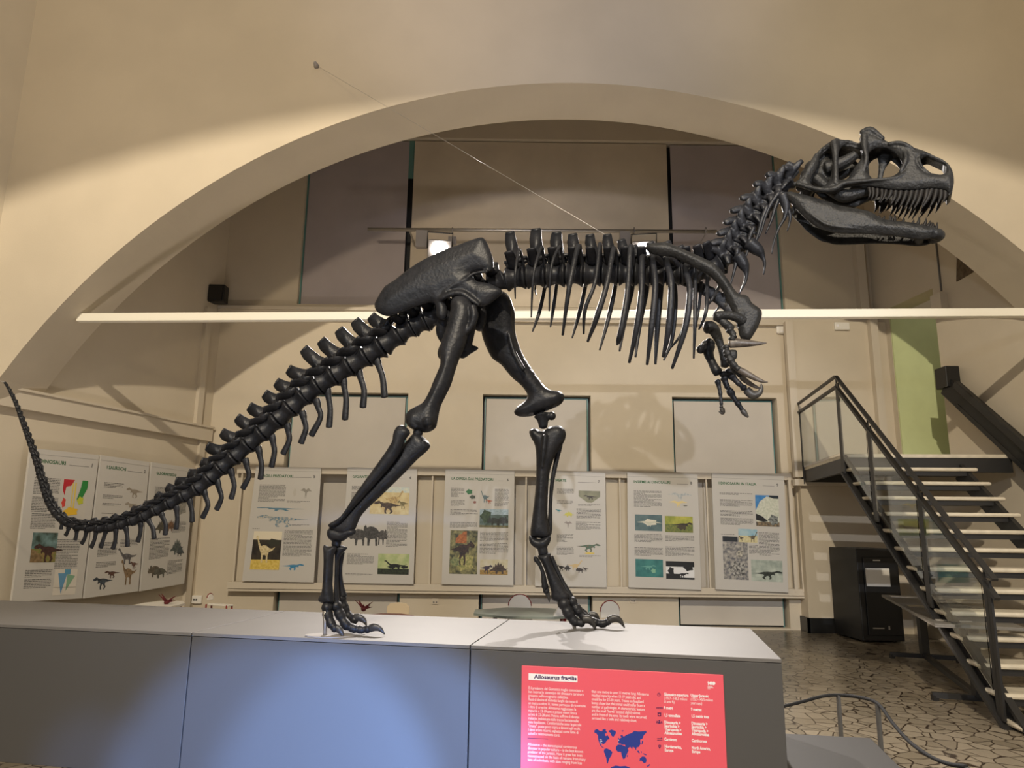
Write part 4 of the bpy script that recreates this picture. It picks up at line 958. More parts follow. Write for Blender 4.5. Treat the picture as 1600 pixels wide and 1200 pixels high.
LT=[(*z4(340,680),*z4(325,650)),(*z4(405,690),*z4(418,655)),(*z4(510,710),*z4(500,650)),(*z4(545,715),*z4(530,660)),(*z4(585,720),*z4(575,635)),(*z4(700,745),*z4(730,685)),(*z4(850,775),*z4(880,712)),(*z4(935,790),*z4(965,668)),(*z4(1040,805),*z4(1075,685)),(*z4(1090,820),*z4(1140,730)),(*z4(1130,835),*z4(1165,755)),(*z4(1160,850),*z4(1190,765)),(*z4(1190,880),*z4(1215,810)),(*z4(1215,900),*z4(1248,755))]
for i,(x,y,u,v_) in enumerate(LT):
    tooth((x,y+2),(u,v_),.009 if i<7 else .012,lambda p:p,jaw,.004,jawn)
for i,(x,y,u,v_) in enumerate(LT[5:]):
    tooth((x-6,y+1),(u-5,v_+2),.010,mirr,jaw,.004,jawn)
# ================================================================ PRINTED PANELS
def text2d(s,size,bold=0,align='LEFT',sx=1.0):
    cu=bpy.data.curves.new('text','FONT');cu.body=s;cu.size=size;cu.offset=bold;cu.align_x=align;cu.resolution_u=2
    o=bpy.data.objects.new('text',cu);me=bpy.data.meshes.new_from_object(o)
    vs_=[(v.co.x*sx,v.co.y) for v in me.vertices];fs=[tuple(p.vertices) for p in me.polygons]
    bpy.data.objects.remove(o);bpy.data.meshes.remove(me);bpy.data.curves.remove(cu);return vs_,fs
class Sheet:
    """flat board from its four corners (tl,tr,br,bl); u,v from 0 to 1, v downwards"""
    def __init__(s,tl,tr,br,bl,nrm): s.c=[V(x) for x in (tl,tr,br,bl)];s.n=V(nrm).normalized();s.W=(s.c[1]-s.c[0]).length;s.H=(s.c[3]-s.c[0]).length
    def at(s,u,v,o=0): a=s.c[0].lerp(s.c[1],u);b=s.c[3].lerp(s.c[2],u);return a.lerp(b,v)+s.n*o
    def mesh(s,name,mt,par,polys,o=.002): # polys list of (verts2d,faces)
        b=MB()
        for vv,ff in polys: b.add([s.at(x,y,o) for x,y in vv],ff)
        return b.build(name,mt,par)
    def rect(s,u0,v0,u1,v1): return ([(u0,v0),(u1,v0),(u1,v1),(u0,v1)],[(0,1,2,3)])
    def poly(s,P): return (P,[tuple(range(len(P)))])
    def text(s,txt,u,v,size,bold=0,align='LEFT',sx=1.0):
        vv,ff=text2d(txt,size,bold,align,sx);return ([(u+x/s.W,v-y/s.H) for x,y in vv],ff)
def board(name,label,cat,sh,th,mt,group=None):
    t=thing(name,label,cat,sh.at(.5,1,-th),group)
    MB().slab([sh.at(0,0),sh.at(1,0),sh.at(1,1),sh.at(0,1)],-sh.n*th).build('board',mt,t,bevel=.002);return t
rnd=random.Random(3)
def lines(sh,u0,v0,u1,v1,pitch=.0105,last=.6):
    out=[];v=v0
    while v<v1:
        u=u0;end=u1 if v+pitch<v1 else u0+(u1-u0)*last
        if rnd.random()<.10: end=u0+(u1-u0)*rnd.uniform(.4,.9)
        while u<end-.01:
            w_=rnd.uniform(.012,.05);e=min(u+w_,end);out.append(sh.rect(u,v,e,v+pitch*.42));u=e+.0065
        v+=pitch
    return out
# simple animal outlines in a unit box (x right, y down), feet at y=1
THER=[(0,.42),(.10,.34),(.18,.30),(.22,.36),(.34,.42),(.46,.40),(.58,.42),(.75,.50),(1,.55),(.75,.60),(.62,.62),(.60,.74),(.66,.86),(.60,1),(.54,1),(.58,.86),(.52,.76),(.47,.72),(.42,.86),(.45,1),(.38,1),(.36,.86),(.38,.68),(.30,.62),(.26,.70),(.23,.62),(.26,.54),(.20,.46),(.12,.50),(.02,.50)]
SAUR=[(0,.10),(.04,.04),(.10,.06),(.14,.16),(.20,.30),(.30,.42),(.42,.38),(.56,.40),(.70,.48),(.84,.50),(1,.44),(.86,.58),(.70,.62),(.66,.78),(.68,1),(.60,1),(.58,.76),(.50,.72),(.42,.74),(.42,1),(.34,1),(.34,.72),(.26,.58),(.16,.40),(.08,.18),(.02,.16)]
TRIC=[(0,.55),(.05,.48),(.02,.34),(.12,.44),(.14,.26),(.22,.18),(.28,.30),(.42,.24),(.60,.26),(.76,.34),(.92,.52),(1,.70),(.86,.60),(.80,.66),(.80,1),(.71,1),(.68,.72),(.46,.74),(.42,1),(.33,1),(.32,.72),(.22,.68),(.10,.72),(.02,.66)]
STEG=[(0,.74),(.08,.64),(.16,.60),(.20,.40),(.27,.48),(.32,.20),(.40,.36),(.47,.06),(.55,.32),(.63,.14),(.68,.40),(.76,.30),(.78,.52),(.90,.60),(1,.54),(.90,.72),(.76,.74),(.76,1),(.67,1),(.65,.80),(.45,.82),(.42,1),(.33,1),(.32,.80),(.18,.76),(.04,.80)]
PTER=[(0,.3),(.3,.1),(.5,.25),(.7,.1),(1,.35),(.72,.34),(.58,.45),(.55,.9),(.5,.6),(.45,.9),(.42,.45),(.28,.34)]
BLOB=[(.5+.5*math.cos(k*math.pi/5)*(1 if k%2 else .7),.5+.5*math.sin(k*math.pi/5)*(1 if k%2 else .75)) for k in range(10)]
ROCK=[(0,1),(0,.7),(.3,.35),(.5,.3),(.7,.1),(1,.05),(1,1)]
_mc={}
def cm(c,c2=None,sc_=14):
    k=(c,c2,sc_)
    if k not in _mc: _mc[k]=mat('printed_colour',srgb(*c),.4,col2=srgb(*c2) if c2 else None,vscale=sc_)
    return _mc[k]
def inbox(P,u0,v0,u1,v1,flip=False): return [((u0+(u1-u0)*((1-x) if flip else x)),v0+(v1-v0)*y) for x,y in P]
def tri(sh,P): # concave outline -> triangles
    from mathutils.geometry import tessellate_polygon
    return (P,[tuple(f) for f in tessellate_polygon([[V((x,y,0)) for x,y in P]])])
def picture(sh,t,box,c,c2=None,figs=(),sc_=9,pts=None):
    """rectangle (or outline) of printed colour with drawn figures on it"""
    P=pts or [(box[0],box[1]),(box[2],box[1]),(box[2],box[3]),(box[0],box[3])]
    o=sh.mesh('picture',cm(c,c2,sc_),t,[tri(sh,P)],.002) if c else t
    U=lambda b:(box[0]+(box[2]-box[0])*b[0],box[1]+(box[3]-box[1])*b[1],box[0]+(box[2]-box[0])*b[2],box[1]+(box[3]-box[1])*b[3])
    for i,(shape,b,fc,fl) in enumerate(figs):
        sh.mesh('drawing',cm(fc) if len(fc)==3 and not isinstance(fc[0],tuple) else cm(*fc,30),o,[tri(sh,inbox(shape,*U(b),fl))],.0028+.0006*i)
RC=[(0,0),(1,0),(1,1),(0,1)]
def poster(label,corners,plane,title,num,tx,ts,sx,texts,pics,tl=(.55,.88),nrm=None):
    P=[plane(*c) for c in corners];sh=Sheet(*P,nrm)
    t=board('wall_poster',label,'poster',sh,.03,M['paper'])
    if title: sh.mesh('title',M['green_ink'],t,[sh.text(a,u,.092,ts,.0016,sx=sx) for a,u in title])
    sh.mesh('panel_number',M['ink'],t,[sh.text(num,.89,.092,ts*1.05,.002)])
    sh.mesh('title_rule',M['ink'],t,[sh.rect(tl[0],.090,tl[1]-.02,.0925),sh.rect(0.0,.035,1,.0362)])
    for b in texts: sh.mesh('text_block',M['ink'],t,lines(sh,*b))
    for p in pics: picture(sh,t,*p[:1],**p[1])
    return sh,t
pb_=lambda x,y:onY(x,y,11.40)
NB=(0,-1,0)
D=dict
poster('white wall poster with blue skeleton drawings and title AGILI PREDATORI numbered 5',[(400,729),(502,731),(490,910),(378,908)],pb_,[('AGILI PREDATORI',.12)],'5',0,.062,.98,[(.09,.16,.49,.31),(.52,.30,.88,.318,.009),(.6,.505,.88,.52,.009),(.06,.545,.25,.552),(.53,.555,.94,.78)],
 [((.08,.345,.82,.41),D(c=None,figs=[(THER,(0,.0,1,.7),(90,130,150),False)])),((.10,.38,.88,.53),D(c=None,figs=[(THER,(0,0,1,1),((70,120,150),(200,190,170)),False)])),
  ((.6,.17,.88,.29),D(c=None,figs=[(PTER,(.4,0,1,1),(150,145,135),False),(BLOB,(0,.1,.2,.8),(190,185,175),False)])),
  ((.09,.57,.50,.90),D(c=(30,26,20),c2=(60,52,40),figs=[(RC,(0,0,1,.22),(225,215,190),False),(RC,(0,.74,1,1),((200,170,70),(225,200,110)),False),(BLOB,(.45,.18,1.0,.4),(50,50,38),False),(SAUR,(.1,.08,.8,.82),((225,210,170),(190,170,120)),False)])),
  ((.53,.82,.85,.90),D(c=None,figs=[(THER,(0,0,1,1),(60,130,170),True)]))],nrm=NB)
poster('white poster with horned dinosaurs drawing, title beginning GIGANTI, numbered 4, behind the shin',[(543,730),(652,733),(646,913),(532,911)],pb_,[('GIGANTI',.08),('RI',.69)],'4',0,.060,1.0,[(.08,.165,.3,.2),(.08,.22,.3,.40),(.60,.47,.89,.69),(.07,.75,.44,.84),(.06,.92,.43,.93,.009)],
 [((.35,.165,.90,.405),D(c=(222,208,160),c2=(200,175,120),figs=[(RC,(0,0,1,.2),((190,205,205),(220,220,200)),False),(SAUR,(.35,.1,.85,.75),((215,190,130),(150,120,80)),True),(THER,(.1,.3,.85,.98),((90,70,50),(50,40,32)),False),(THER,(.7,.35,1,.8),(120,110,70),False)])),
  ((.08,.46,.62,.68),D(c=None,figs=[(TRIC,(0,.15,.5,1),((95,92,88),(50,48,46)),False),(TRIC,(.3,.0,.85,1),((80,78,75),(40,38,36)),False),(TRIC,(.7,.2,1,.95),((100,96,92),(50,48,46)),True)])),
  ((.50,.745,.93,.92),D(c=(160,178,120),c2=(195,200,150),figs=[(RC,(0,.72,1,1),((20,26,14),(50,60,36)),False),(SAUR,(.2,.3,.95,.78),(14,16,12),False),(BLOB,(.3,.55,.6,.72),(20,24,16),False),(BLOB,(.72,.55,1,.72),(20,24,16),False)]))],tl=(.75,.87),nrm=NB)
poster('white wall poster titled LA DIFESA DAI PREDATORI numbered 6',[(696,733),(804,736),(802,915),(690,913)],pb_,[('LA DIFESA DAI PREDATORI',.09)],'6',0,.056,.99,[(.09,.165,.28,.24),(.09,.275,.29,.32),(.72,.165,.92,.32),(.09,.355,.48,.405),(.09,.465,.48,.515),(.52,.545,.92,.62),(.52,.64,.92,.73)],
 [((.30,.17,.48,.30),D(c=None,figs=[(BLOB,(0,0,.6,.4),(40,110,60),False),(BLOB,(.3,.4,.85,.7),(70,80,70),False),(BLOB,(.6,.8,.9,1),(140,90,80),False)])),((.52,.18,.70,.30),D(c=None,figs=[(SAUR,(0,0,.7,.9),(90,110,115),False),(THER,(.4,.5,1,1),(170,90,60),False)])),
  ((.51,.345,.92,.505),D(c=(110,130,130),c2=(60,80,70),figs=[(RC,(0,0,1,.3),((170,190,200),(140,160,170)),False),(BLOB,(-.0,.0,.45,.8),((40,60,44),(70,90,60)),False),(TRIC,(.25,.3,.75,.95),((50,58,50),(30,34,30)),False),(TRIC,(.55,.25,1,.98),((55,60,56),(28,30,28)),True),(RC,(0,.88,1,1),((120,110,70),(90,90,60)),False)])),
  ((.10,.535,.49,.91),D(c=(60,66,52),c2=(150,145,100),sc_=16,figs=[(BLOB,(.1,.5,.95,.95),((190,180,120),(110,120,70)),False),(THER,(.0,.0,.9,.8),((30,28,36),(70,50,40)),True),(ROCK,(.2,0,.6,.3),((190,120,70),(140,80,50)),False),(BLOB,(0,.6,.4,.85),((90,110,80),(160,160,110)),False)])),
  ((.53,.78,.92,.91),D(c=(205,200,180),c2=(190,180,140),figs=[(RC,(0,.7,1,1),((180,140,80),(120,110,60)),False),(THER,(.0,.1,.45,.95),((70,60,80),(40,36,46)),True),(STEG,(.35,.1,1,.95),((80,66,60),(50,42,38)),False)]))],tl=(.77,.86),nrm=NB)
poster('white wall poster with title ending SCOPERTE numbered 7 beside the far shin',[(866,736),(946,739),(948,918),(838,915)] if 0 else [(838,735),(946,739),(948,918),(836,916)],pb_,[('LE SCOPERTE',.12)],'7',0,.058,1.0,[(.30,.155,.54,.205),(.30,.26,.54,.29),(.30,.55,.54,.62),(.30,.66,.54,.73),(.58,.325,.93,.41),(.57,.44,.92,.51),(.62,.73,.92,.745,.009),(.6,.285,.92,.295,.009)],
 [((.62,.165,.92,.27),D(c=(140,140,112),c2=(120,120,95),pts=[(.61,.165),(.92,.165),(.92,.215),(.80,.27),(.74,.27),(.61,.215)],figs=[(THER,(.2,.2,.9,.75),(60,54,46),False)])),
  ((.28,.325,.55,.40),D(c=None,figs=[(THER,(0,0,.35,.5),(40,130,140),False),(STEG,(.4,.3,1,1),(200,195,80),False)])),((.40,.43,.52,.51),D(c=None,figs=[(PTER,(0,0,1,1),(150,140,135),False)])),
  ((.58,.58,.92,.72),D(c=None,figs=[(THER,(0,.1,1,.85),((70,110,90),(110,100,80)),True),(BLOB,(.3,.86,.8,1),(215,190,90),False)])),
  ((.30,.77,.75,.88),D(c=None,figs=[(THER,(0,.2,.3,.9),(40,36,34),False),(STEG,(.22,.3,.45,.9),(50,46,44),False),(SAUR,(.35,0,.8,.8),(205,180,130),True),(TRIC,(.6,.5,.85,1),(60,54,50),False),(THER,(.8,.4,1,.9),(70,60,56),False)]))],tl=(.60,.88),nrm=NB)
poster('white wall poster titled INSIEME AI DINOSAURI numbered 8',[(980,738),(1090,741),(1096,922),(982,918)],pb_,[('INSIEME AI DINOSAURI',.09)],'8',0,.057,1.0,[(.09,.16,.48,.305),(.09,.54,.48,.605),(.52,.545,.92,.59),(.09,.655,.48,.72),(.52,.64,.92,.72)],
 [((.56,.16,.92,.32),D(c=None,figs=[(PTER,(0,0,1,.55),((200,200,195),(150,160,165)),False),(PTER,(.05,.45,.8,.9),(225,205,140),False),(BLOB,(.6,.72,.8,.8),(120,120,110),False)])),
  ((.10,.37,.48,.51),D(c=(70,96,100),c2=(90,115,115),figs=[(BLOB,(.25,.25,.85,.7),(220,215,195),False),(PTER,(.05,.35,1,.8),(200,200,180),False)])),
  ((.52,.375,.91,.515),D(c=(140,150,50),c2=(190,185,80),figs=[(RC,(0,.5,1,1),((90,110,50),(130,130,60)),False),(THER,(.25,.15,1,.85),((60,50,36),(40,34,26)),True),(BLOB,(.4,.5,.8,.85),(70,60,40),False)])),
  ((.10,.755,.48,.905),D(c=(40,105,105),c2=(60,130,125),figs=[(THER,(.15,.2,.75,.6),(100,160,150),True),(BLOB,(.55,.5,.75,.8),(130,180,150),False)])),
  ((.52,.765,.91,.915),D(c=(225,225,225),figs=[(RC,(0,0,1,.3),(14,14,14),False),(BLOB,(.6,.1,1.0,.55),(20,20,20),False),(BLOB,(.05,.3,.3,.8),(18,18,18),False),(THER,(.35,.5,.8,.9),(16,16,16),True),(RC,(0,.7,.5,1),(20,20,20),False),(RC,(0,.9,1,1),(24,24,24),False)]))],tl=(.70,.88),nrm=NB)
poster('white wall poster with a quarry photograph titled I DINOSAURI IN ITALIA numbered 9',[(1112,740),(1225,744),(1232,926),(1118,921)],pb_,[('I DINOSAURI IN ITALIA',.09)],'9',0,.058,1.0,[(.10,.165,.55,.185),(.10,.225,.55,.285),(.10,.32,.55,.37),(.10,.385,.55,.445),(.10,.525,.32,.53),(.62,.50,.90,.69),(.48,.61,.62,.69)],
 [((.59,.175,.91,.445),D(c=(50,120,185),c2=(80,140,195),figs=[(RC,(.6,0,1,.1),(30,40,50),False),([(0,1),(0,.5),(.2,.2),(.5,.03),(.8,.1),(1,.1),(1,1)],(0,0,1,1),((215,215,200),(190,195,175)),False),([(0,0),(.5,.3),(1,.9),(.6,1),(0,.8)],(0,.6,.52,.86),(34,34,36),False),(RC,(0,.86,1,1),((150,130,100),(70,66,60)),False),(BLOB,(.5,.6,1,.98),((60,62,62),(160,165,160)),False)])),
  ((.12,.545,.46,.91),D(c=(90,92,100),c2=(180,175,165),sc_=20,figs=[(RC,(0,0,.6,.12),(40,44,50),False),(BLOB,(.5,.3,.85,.5),((200,195,180),(60,56,56)),False),(BLOB,(.2,.55,.95,.98),((190,188,180),(40,40,46)),False)])),
  ((.34,.475,.60,.59),D(c=(120,170,195),c2=(170,195,200),figs=[(RC,(0,.5,1,1),((200,190,140),(215,205,165)),False),(THER,(0,.35,.3,.95),(90,80,66),False),(SAUR,(.5,.15,1,.95),(100,92,76),True)])),
  ((.50,.735,.93,.915),D(c=(190,198,185),c2=(150,160,150),figs=[(THER,(.0,.3,1,.9),((60,66,60),(40,44,40)),True)]))],tl=(.70,.88),nrm=NB)
# three panels on the left wall
lp=lambda x,y:onL(x,y,.16)
poster('left wall poster with red, yellow and green diagram, title ending DINOSAURI numbered 1',[(48,700),(155,711),(128,935),(18,941)],lp,[('I DINOSAURI',.10)],'1',0,.062,1.12,[(.10,.19,.46,.30),(.10,.32,.46,.42),(.12,.43,.46,.53),(.52,.60,.86,.70),(.52,.705,.86,.79),(.13,.80,.5,.845),(.13,.86,.5,.915)],
 [((.50,.185,.88,.44),D(c=(200,195,185),figs=[([(0,0),(1,0),(.7,.35),(.3,.4),(.2,.9),(0,.6)],(.02,.02,.45,.5),(185,40,50),False),(BLOB,(.02,.5,.2,.8),(205,70,60),False),(RC,(.38,.1,.42,.9),(225,200,80),False),(RC,(.48,.1,.53,.9),(225,200,80),False),([(.4,0),(1,0),(1,.4),(.5,1),(0,1),(.3,.4)],(.6,.02,.98,.55),(40,130,60),False),(BLOB,(.6,.45,.9,.7),(190,195,60),False),(BLOB,(.1,.75,.75,1),(230,185,50),False)])),
  ((.17,.555,.52,.75),D(c=(50,66,56),c2=(120,150,150),figs=[(RC,(0,.55,1,1),((110,125,60),(150,120,80)),False),(ROCK,(.0,.55,.5,1),((150,125,90),(110,90,60)),True),(THER,(.1,.1,1.3,1),((80,50,46),(50,34,32)),False)])),
  ((.54,.80,.88,.97),D(c=(215,208,195),figs=[([(0,0),(1,0),(.5,1)],(.15,.15,.55,.95),(100,150,185),False),([(0,.0),(1,.1),(.0,1)],(.55,.2,.9,.85),(130,170,140),False),(RC,(.42,0,.68,.2),(90,150,180),False),(RC,(.0,.7,1,.71),(120,115,110),False)]))],tl=(.56,.88),nrm=LN)
poster('left wall poster with small coloured dinosaurs titled I SAURISCHI numbered 2',[(158,711),(234,722),(216,924),(131,935)],lp,[('I SAURISCHI',.13)],'2',0,.062,1.0,[(.12,.19,.5,.23),(.12,.28,.5,.31),(.13,.34,.5,.36),(.13,.41,.5,.42),(.14,.62,.5,.72),(.14,.76,.5,.80),(.55,.60,.9,.66)],
 [((.52,.18,.92,.40),D(c=None,figs=[(THER,(.1,0,1,.5),(150,140,125),False),(THER,(.1,.5,1,1),(160,150,135),False)])),
  ((.52,.66,.95,.94),D(c=None,figs=[(SAUR,(0,0,.9,.45),((110,110,115),(80,76,76)),False),(SAUR,(.2,.3,.95,1),((150,125,95),(110,90,66)),False),(THER,(.6,.3,1,.6),((110,80,70),(80,60,50)),False)])),
  ((.12,.80,.6,.96),D(c=None,figs=[(THER,(0,.15,.75,.95),((40,44,50),(70,80,90)),False),(THER,(.4,0,1,.5),((100,70,60),(70,50,44)),False)]))],tl=(.55,.88),nrm=LN)
poster('left wall poster with plated dinosaurs titled GLI ORNITISCHI, nearest the corner',[(237,722),(305,732),(288,912),(219,924)],lp,[('GLI ORNITISCHI',.12)],'3',0,.056,1.0,[(.12,.19,.5,.29),(.58,.47,.9,.56),(.12,.60,.55,.76),(.55,.79,.9,.90)],
 [((.6,.28,.9,.42),D(c=None,figs=[(BLOB,(0,0,1,1),((120,120,115),(160,155,145)),False)])),((.2,.44,.66,.56),D(c=None,figs=[(STEG,(0,0,.6,1),((100,95,80),(70,66,60)),False),(STEG,(.5,0,1,.9),((130,95,70),(90,70,56)),True)])),
  ((.58,.60,.92,.76),D(c=None,figs=[(STEG,(0,0,.9,.9),((70,80,80),(100,105,100)),False),(STEG,(.4,.4,1,1),((80,90,95),(60,64,66)),True)])),
  ((.12,.79,.55,.92),D(c=None,figs=[(TRIC,(0,0,.7,.9),((110,100,85),(80,74,66)),False),(TRIC,(.3,.2,1,1),((100,100,90),(66,64,60)),False)]))],tl=(.62,.85),nrm=LN)
# rails that carry the posters
t=thing('poster_rail','pale horizontal rails and uprights that carry the wall posters','rail',(0,11.5,.6))
a=onY(372,735,11.5);c=onY(1253,745,11.5);a2=onY(372,913,11.5);c2_=onY(1258,922,11.5)
zt_=(a.z+c.z)/2;zb=(a2.z+c2_.z)/2-.02
for z in (zt_,zb): MB().box((a.x,11.45,z-.05),(c.x,11.54,z+.05)).build('rail',M['trim'],t)
MB().box((a.x,11.44,zb-.09),(c.x+.05,11.6,zb-.06)).build('shelf_lip',M['trim'],t)
for px in (1236,1248): x=onY(px,830,11.5).x;MB().box((x-.02,11.44,zb),(x+.03,11.5,zt_)).build('upright',M['trim'],t)
for px in (378,676,822,968,1103):
    x=onY(px,760,11.5).x;MB().box((x-.012,11.47,zb),(x+.012,11.5,zt_)).build('upright',M['trim'],t)
for px in (505,1250): pass
# ---------------------------------------------------------------- coral information panel on the plinth
rp=lambda x,y:pp(x,y,off=.012)
tl,tr=rp(815,1040),rp(1130,1054.5);bl_=rp(811.5,1215);dwn=zv*-.62
tlb=V((tl.x,tl.y,tl.z-.66));trb=V((tr.x,tr.y,tr.z-.66))
sh=Sheet(tl,tr,trb,tlb,-pn)
t=board('information_sign','coral red information panel with a blue world map on the plinth front','sign',sh,.01,M['red'])
def uv(x,y): # crop pixel (origin 800,1020 scale 4.444) to panel coordinates
    p=rp(800+x/4.444,1020+y/4.444);d=p-tl;return (d.dot(pd)/sh.W,-d.z/sh.H)
# text drawn level with the panel
def putlines(L,x,y,dy,size,sx=1,bold=.0001,name='text_block',mt='white_print',fit=None):
    u,v=uv(x,y);_,v2=uv(x,y+dy*(len(L)-1));st=(v2-v)/max(1,len(L)-1);pl=[]
    for i,s in enumerate(L): pl.append(sh.text(s,u,v+st*i,size,bold,sx=sx))
    # shrink to the column width
    if fit:
        uf,_=uv(fit,y);m_=max(max(p[0] for p in q[0]) for q in pl);k=(uf-u)/(m_-u)
        pl=[([(u+(p[0]-u)*k,p[1]) for p in q[0]],q[1]) for q in pl]
    return sh.mesh(name,M[mt],t,pl,.001)
u0,v0=uv(115,142);u1,v1=uv(455,210);v1=v0+.055
sh.mesh('title_strip',M['white_print'],t,[sh.rect(u0,v0,u1,v1)],.001)
o=sh.mesh('title',M['purple'],t,[sh.text('Allosaurus fragilis',u0+.030,v1-.016,.030,.0010,sx=1.15)],.002)
putlines(['È il predatore del Giurassico meglio conosciuto e','ben incarna lo stereotipo del dinosauro carnivoro','presente nell\'immaginario collettivo.','Resti di decine di individui lunghi da meno di','un metro a oltre 11, hanno permesso di ricostruire','i ritmi di crescita: Allosaurus raggiungeva la','maturità a 13-19 anni e poteva vivere fino a','un\'età di 22-28 anni. Poteva soffrire di diverse','malattie, individuate dalle tracce lasciate sulle','ossa fossilizzate. Caratteristiche sono le piccole','"creste", poste poco sopra e davanti agli occhi.','I denti erano ricurvi, seghettati come lame di','coltelli e relativamente corti.'],114,252,26.3,.0215,fit=510)
putlines(['Allosaurus – the stereotypical carnivorous','dinosaur in popular culture – is the best-known','predator of the Jurassic. How it grew has been','reconstructed on the basis of remains from many','tens of individuals, with sizes ranging from less'],110,643,26.5,.0215,fit=510)
putlines(['than one metre to over 11 metres long: Allosaurus','reached maturity when 13-19 years old, and','could live for 22-28 years. Traces on fossilized','bones show that the animal could suffer from a','number of pathologies. A characteristic feature','are the small "horns" located slightly above','and in front of the eyes. Its teeth were recurved,','serrated like a knife and relatively short.'],553,278,26.5,.0215,fit=950)
putlines(['Giurassico superiore'],1055,300,26,.0215,bold=.0008,fit=1225)
putlines(['(155,7 - 145,5 milioni','di anni fa)'],1055,326,24,.0205,fit=1215)
putlines(['9 metri'],1055,394,26,.0215,bold=.0008,fit=1115)
putlines(['1,5 tonnellate'],1057,445,26,.0215,bold=.0008,fit=1170)
putlines(['Dinosauria >','Saurischia >','Theropoda >','Allosauroidea'],1058,494,24.5,.0215,bold=.0008,fit=1178)
putlines(['Carnivoro'],1058,612,26,.0215,bold=.0008,fit=1145)
putlines(['Nordamerica,','Europa'],1060,662,26,.0215,bold=.0008,fit=1178)
putlines(['Upper Jurassic'],1241,308,26,.0215,bold=.0008,fit=1366)
putlines(['(155.7-145.5 million','years ago)'],1241,334,26,.0205,fit=1395)
putlines(['9 metres'],1243,405,26,.0215,bold=.0008,fit=1317)
putlines(['1.5 metric tons'],1245,452,26,.0215,bold=.0008,fit=1368)
putlines(['Dinosauria >','Saurischia >','Theropoda >','Allosauroidea'],1246,502,24.5,.0215,bold=.0008,fit=1366)
putlines(['Carnivorous'],1248,622,26,.0215,bold=.0008,fit=1352)
putlines(['North America,','Europe'],1248,672,26,.0215,bold=.0008,fit=1378)
def P2(L): return [uv(*p) for p in L]
# logo with number and small lines
cir=lambda x,y,r,n=18:tri(sh,P2([(x+r*math.cos(k*2*math.pi/n),y+r*math.sin(k*2*math.pi/n)) for k in range(n)]))
sh.mesh('logo',M['white_print'],t,[tri(sh,P2([(1356,208),(1364,203),(1366,203),(1366,228),(1360,228),(1360,213)])),cir(1381,216,12),cir(1400,217,12)]+[tri(sh,P2([(1358,y),(1358+w_,y+.8),(1358+w_,y+3.4),(1358,y+2.6)])) for y,w_ in((234,30),(240,36),(246,44),(252,20))],.001)
sh.mesh('rule',M['purple'],t,[tri(sh,P2([(108,590),(250,598),(250,601),(108,593)]))],.001)
ring=lambda x,y,r,w_:[tri(sh,P2([(x+r*math.cos(a),y+r*math.sin(a)),(x+r*math.cos(a+.36),y+r*math.sin(a+.36)),(x+(r-w_)*math.cos(a+.36),y+(r-w_)*math.sin(a+.36)),(x+(r-w_)*math.cos(a),y+(r-w_)*math.sin(a))])) for a in [k*.35 for k in range(18)]]
q=lambda x0,y0,x1,y1:tri(sh,P2([(x0,y0),(x1,y0),(x1,y1),(x0,y1)]))
sh.mesh('icon',M['purple'],t,ring(1020,293,12,3)+[q(1019,285,1021,295),q(1019,293,1027,295)],.001)
sh.mesh('icon',M['purple'],t,[q(1002+k*6,382,1005+k*6,393) for k in range(8)]+[q(1002,382,1046,384),q(1002,391,1046,393)],.001)
sh.mesh('icon',M['purple'],t,[q(1010,418,1036,422),q(1012,438,1034,444)]+ring(1023,432,11,4)+[q(1012,422,1016,440),q(1031,422,1035,440)],.001)
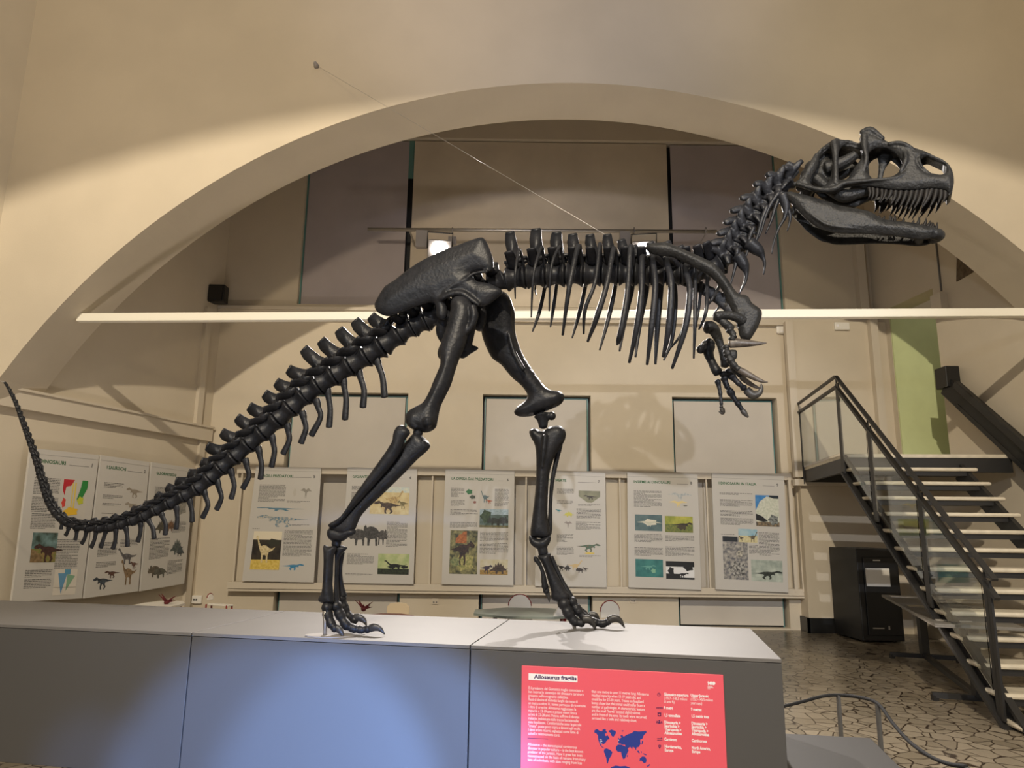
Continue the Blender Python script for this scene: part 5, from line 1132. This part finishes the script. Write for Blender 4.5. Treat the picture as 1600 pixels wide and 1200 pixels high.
sh.mesh('icon',M['purple'],t,[cir(1023,476,6),cir(1008,480,4.5),cir(1038,483,4.5),tri(sh,P2([(1012,494),(1016,483),(1030,484),(1034,495)])),tri(sh,P2([(1001,491),(1004,485),(1012,486),(1010,492)])),tri(sh,P2([(1036,493),(1036,488),(1043,488),(1046,494)]))],.001)
sh.mesh('icon',M['purple'],t,[q(1008,596,1044,599),q(1008,607,1044,610),q(1036,592,1040,599),q(1012,607,1016,613)],.001)
sh.mesh('icon',M['purple'],t,ring(1025,651,10,5)+[tri(sh,P2([(1019,658),(1031,658),(1026,671)]))],.001)
# world map
MAPS=[[(572,540),(590,530),(610,545),(630,545),(650,540),(660,555),(645,565),(650,580),(665,575),(678,598),(660,608),(650,625),(636,636),(625,630),(618,640),(628,655),(640,660),(630,662),(615,648),(605,625),(598,600),(596,575),(585,560),(572,556)],
 [(668,545),(690,535),(720,545),(722,560),(705,585),(692,580),(685,560)],[(640,672),(655,665),(680,675),(697,692),(690,715),(675,738),(665,772),(658,765),(655,735),(645,705),(638,690)],
 [(722,655),(735,640),(760,640),(785,652),(800,665),(810,680),(800,700),(785,735),(772,740),(762,715),(757,690),(735,690),(722,675)],
 [(736,625),(745,600),(760,590),(752,578),(765,572),(775,585),(800,570),(830,560),(850,545),(880,550),(930,545),(935,555),(915,575),(905,600),(890,605),(893,635),(880,655),(865,660),(862,680),(850,660),(838,655),(835,675),(822,655),(812,660),(800,672),(788,655),(785,640),(765,640),(750,630),(740,635)],
 [(888,735),(905,722),(925,725),(935,745),(930,765),(915,768),(900,752),(885,752)],[(868,684),(880,682),(888,700),(878,698)],[(893,684),(903,690),(898,700)],[(910,700),(930,706),(935,715),(918,710)],[(903,612),(912,618),(906,635),(899,640)],[(800,710),(806,715),(802,728),(797,722)],[(736,596),(742,590),(744,604),(738,610)],[(757,545),(775,540),(770,550)],[(625,540),(640,530),(655,535),(640,548)],
 [(690,795),(720,785),(750,790),(790,788),(820,800),(830,812),(680,812)],[(935,790),(955,776),(960,780),(945,795)]]
sh.mesh('world_map',M['navy'],t,[tri(sh,P2(m_)) for m_ in MAPS],.001)
sh.mesh('map_marker',M['white_print'],t,[cir(x,y,3.2,10) for x,y in ((612,602),(620,606),(616,614),(624,616),(612,622),(619,630),(741,608),(738,628))],.002)
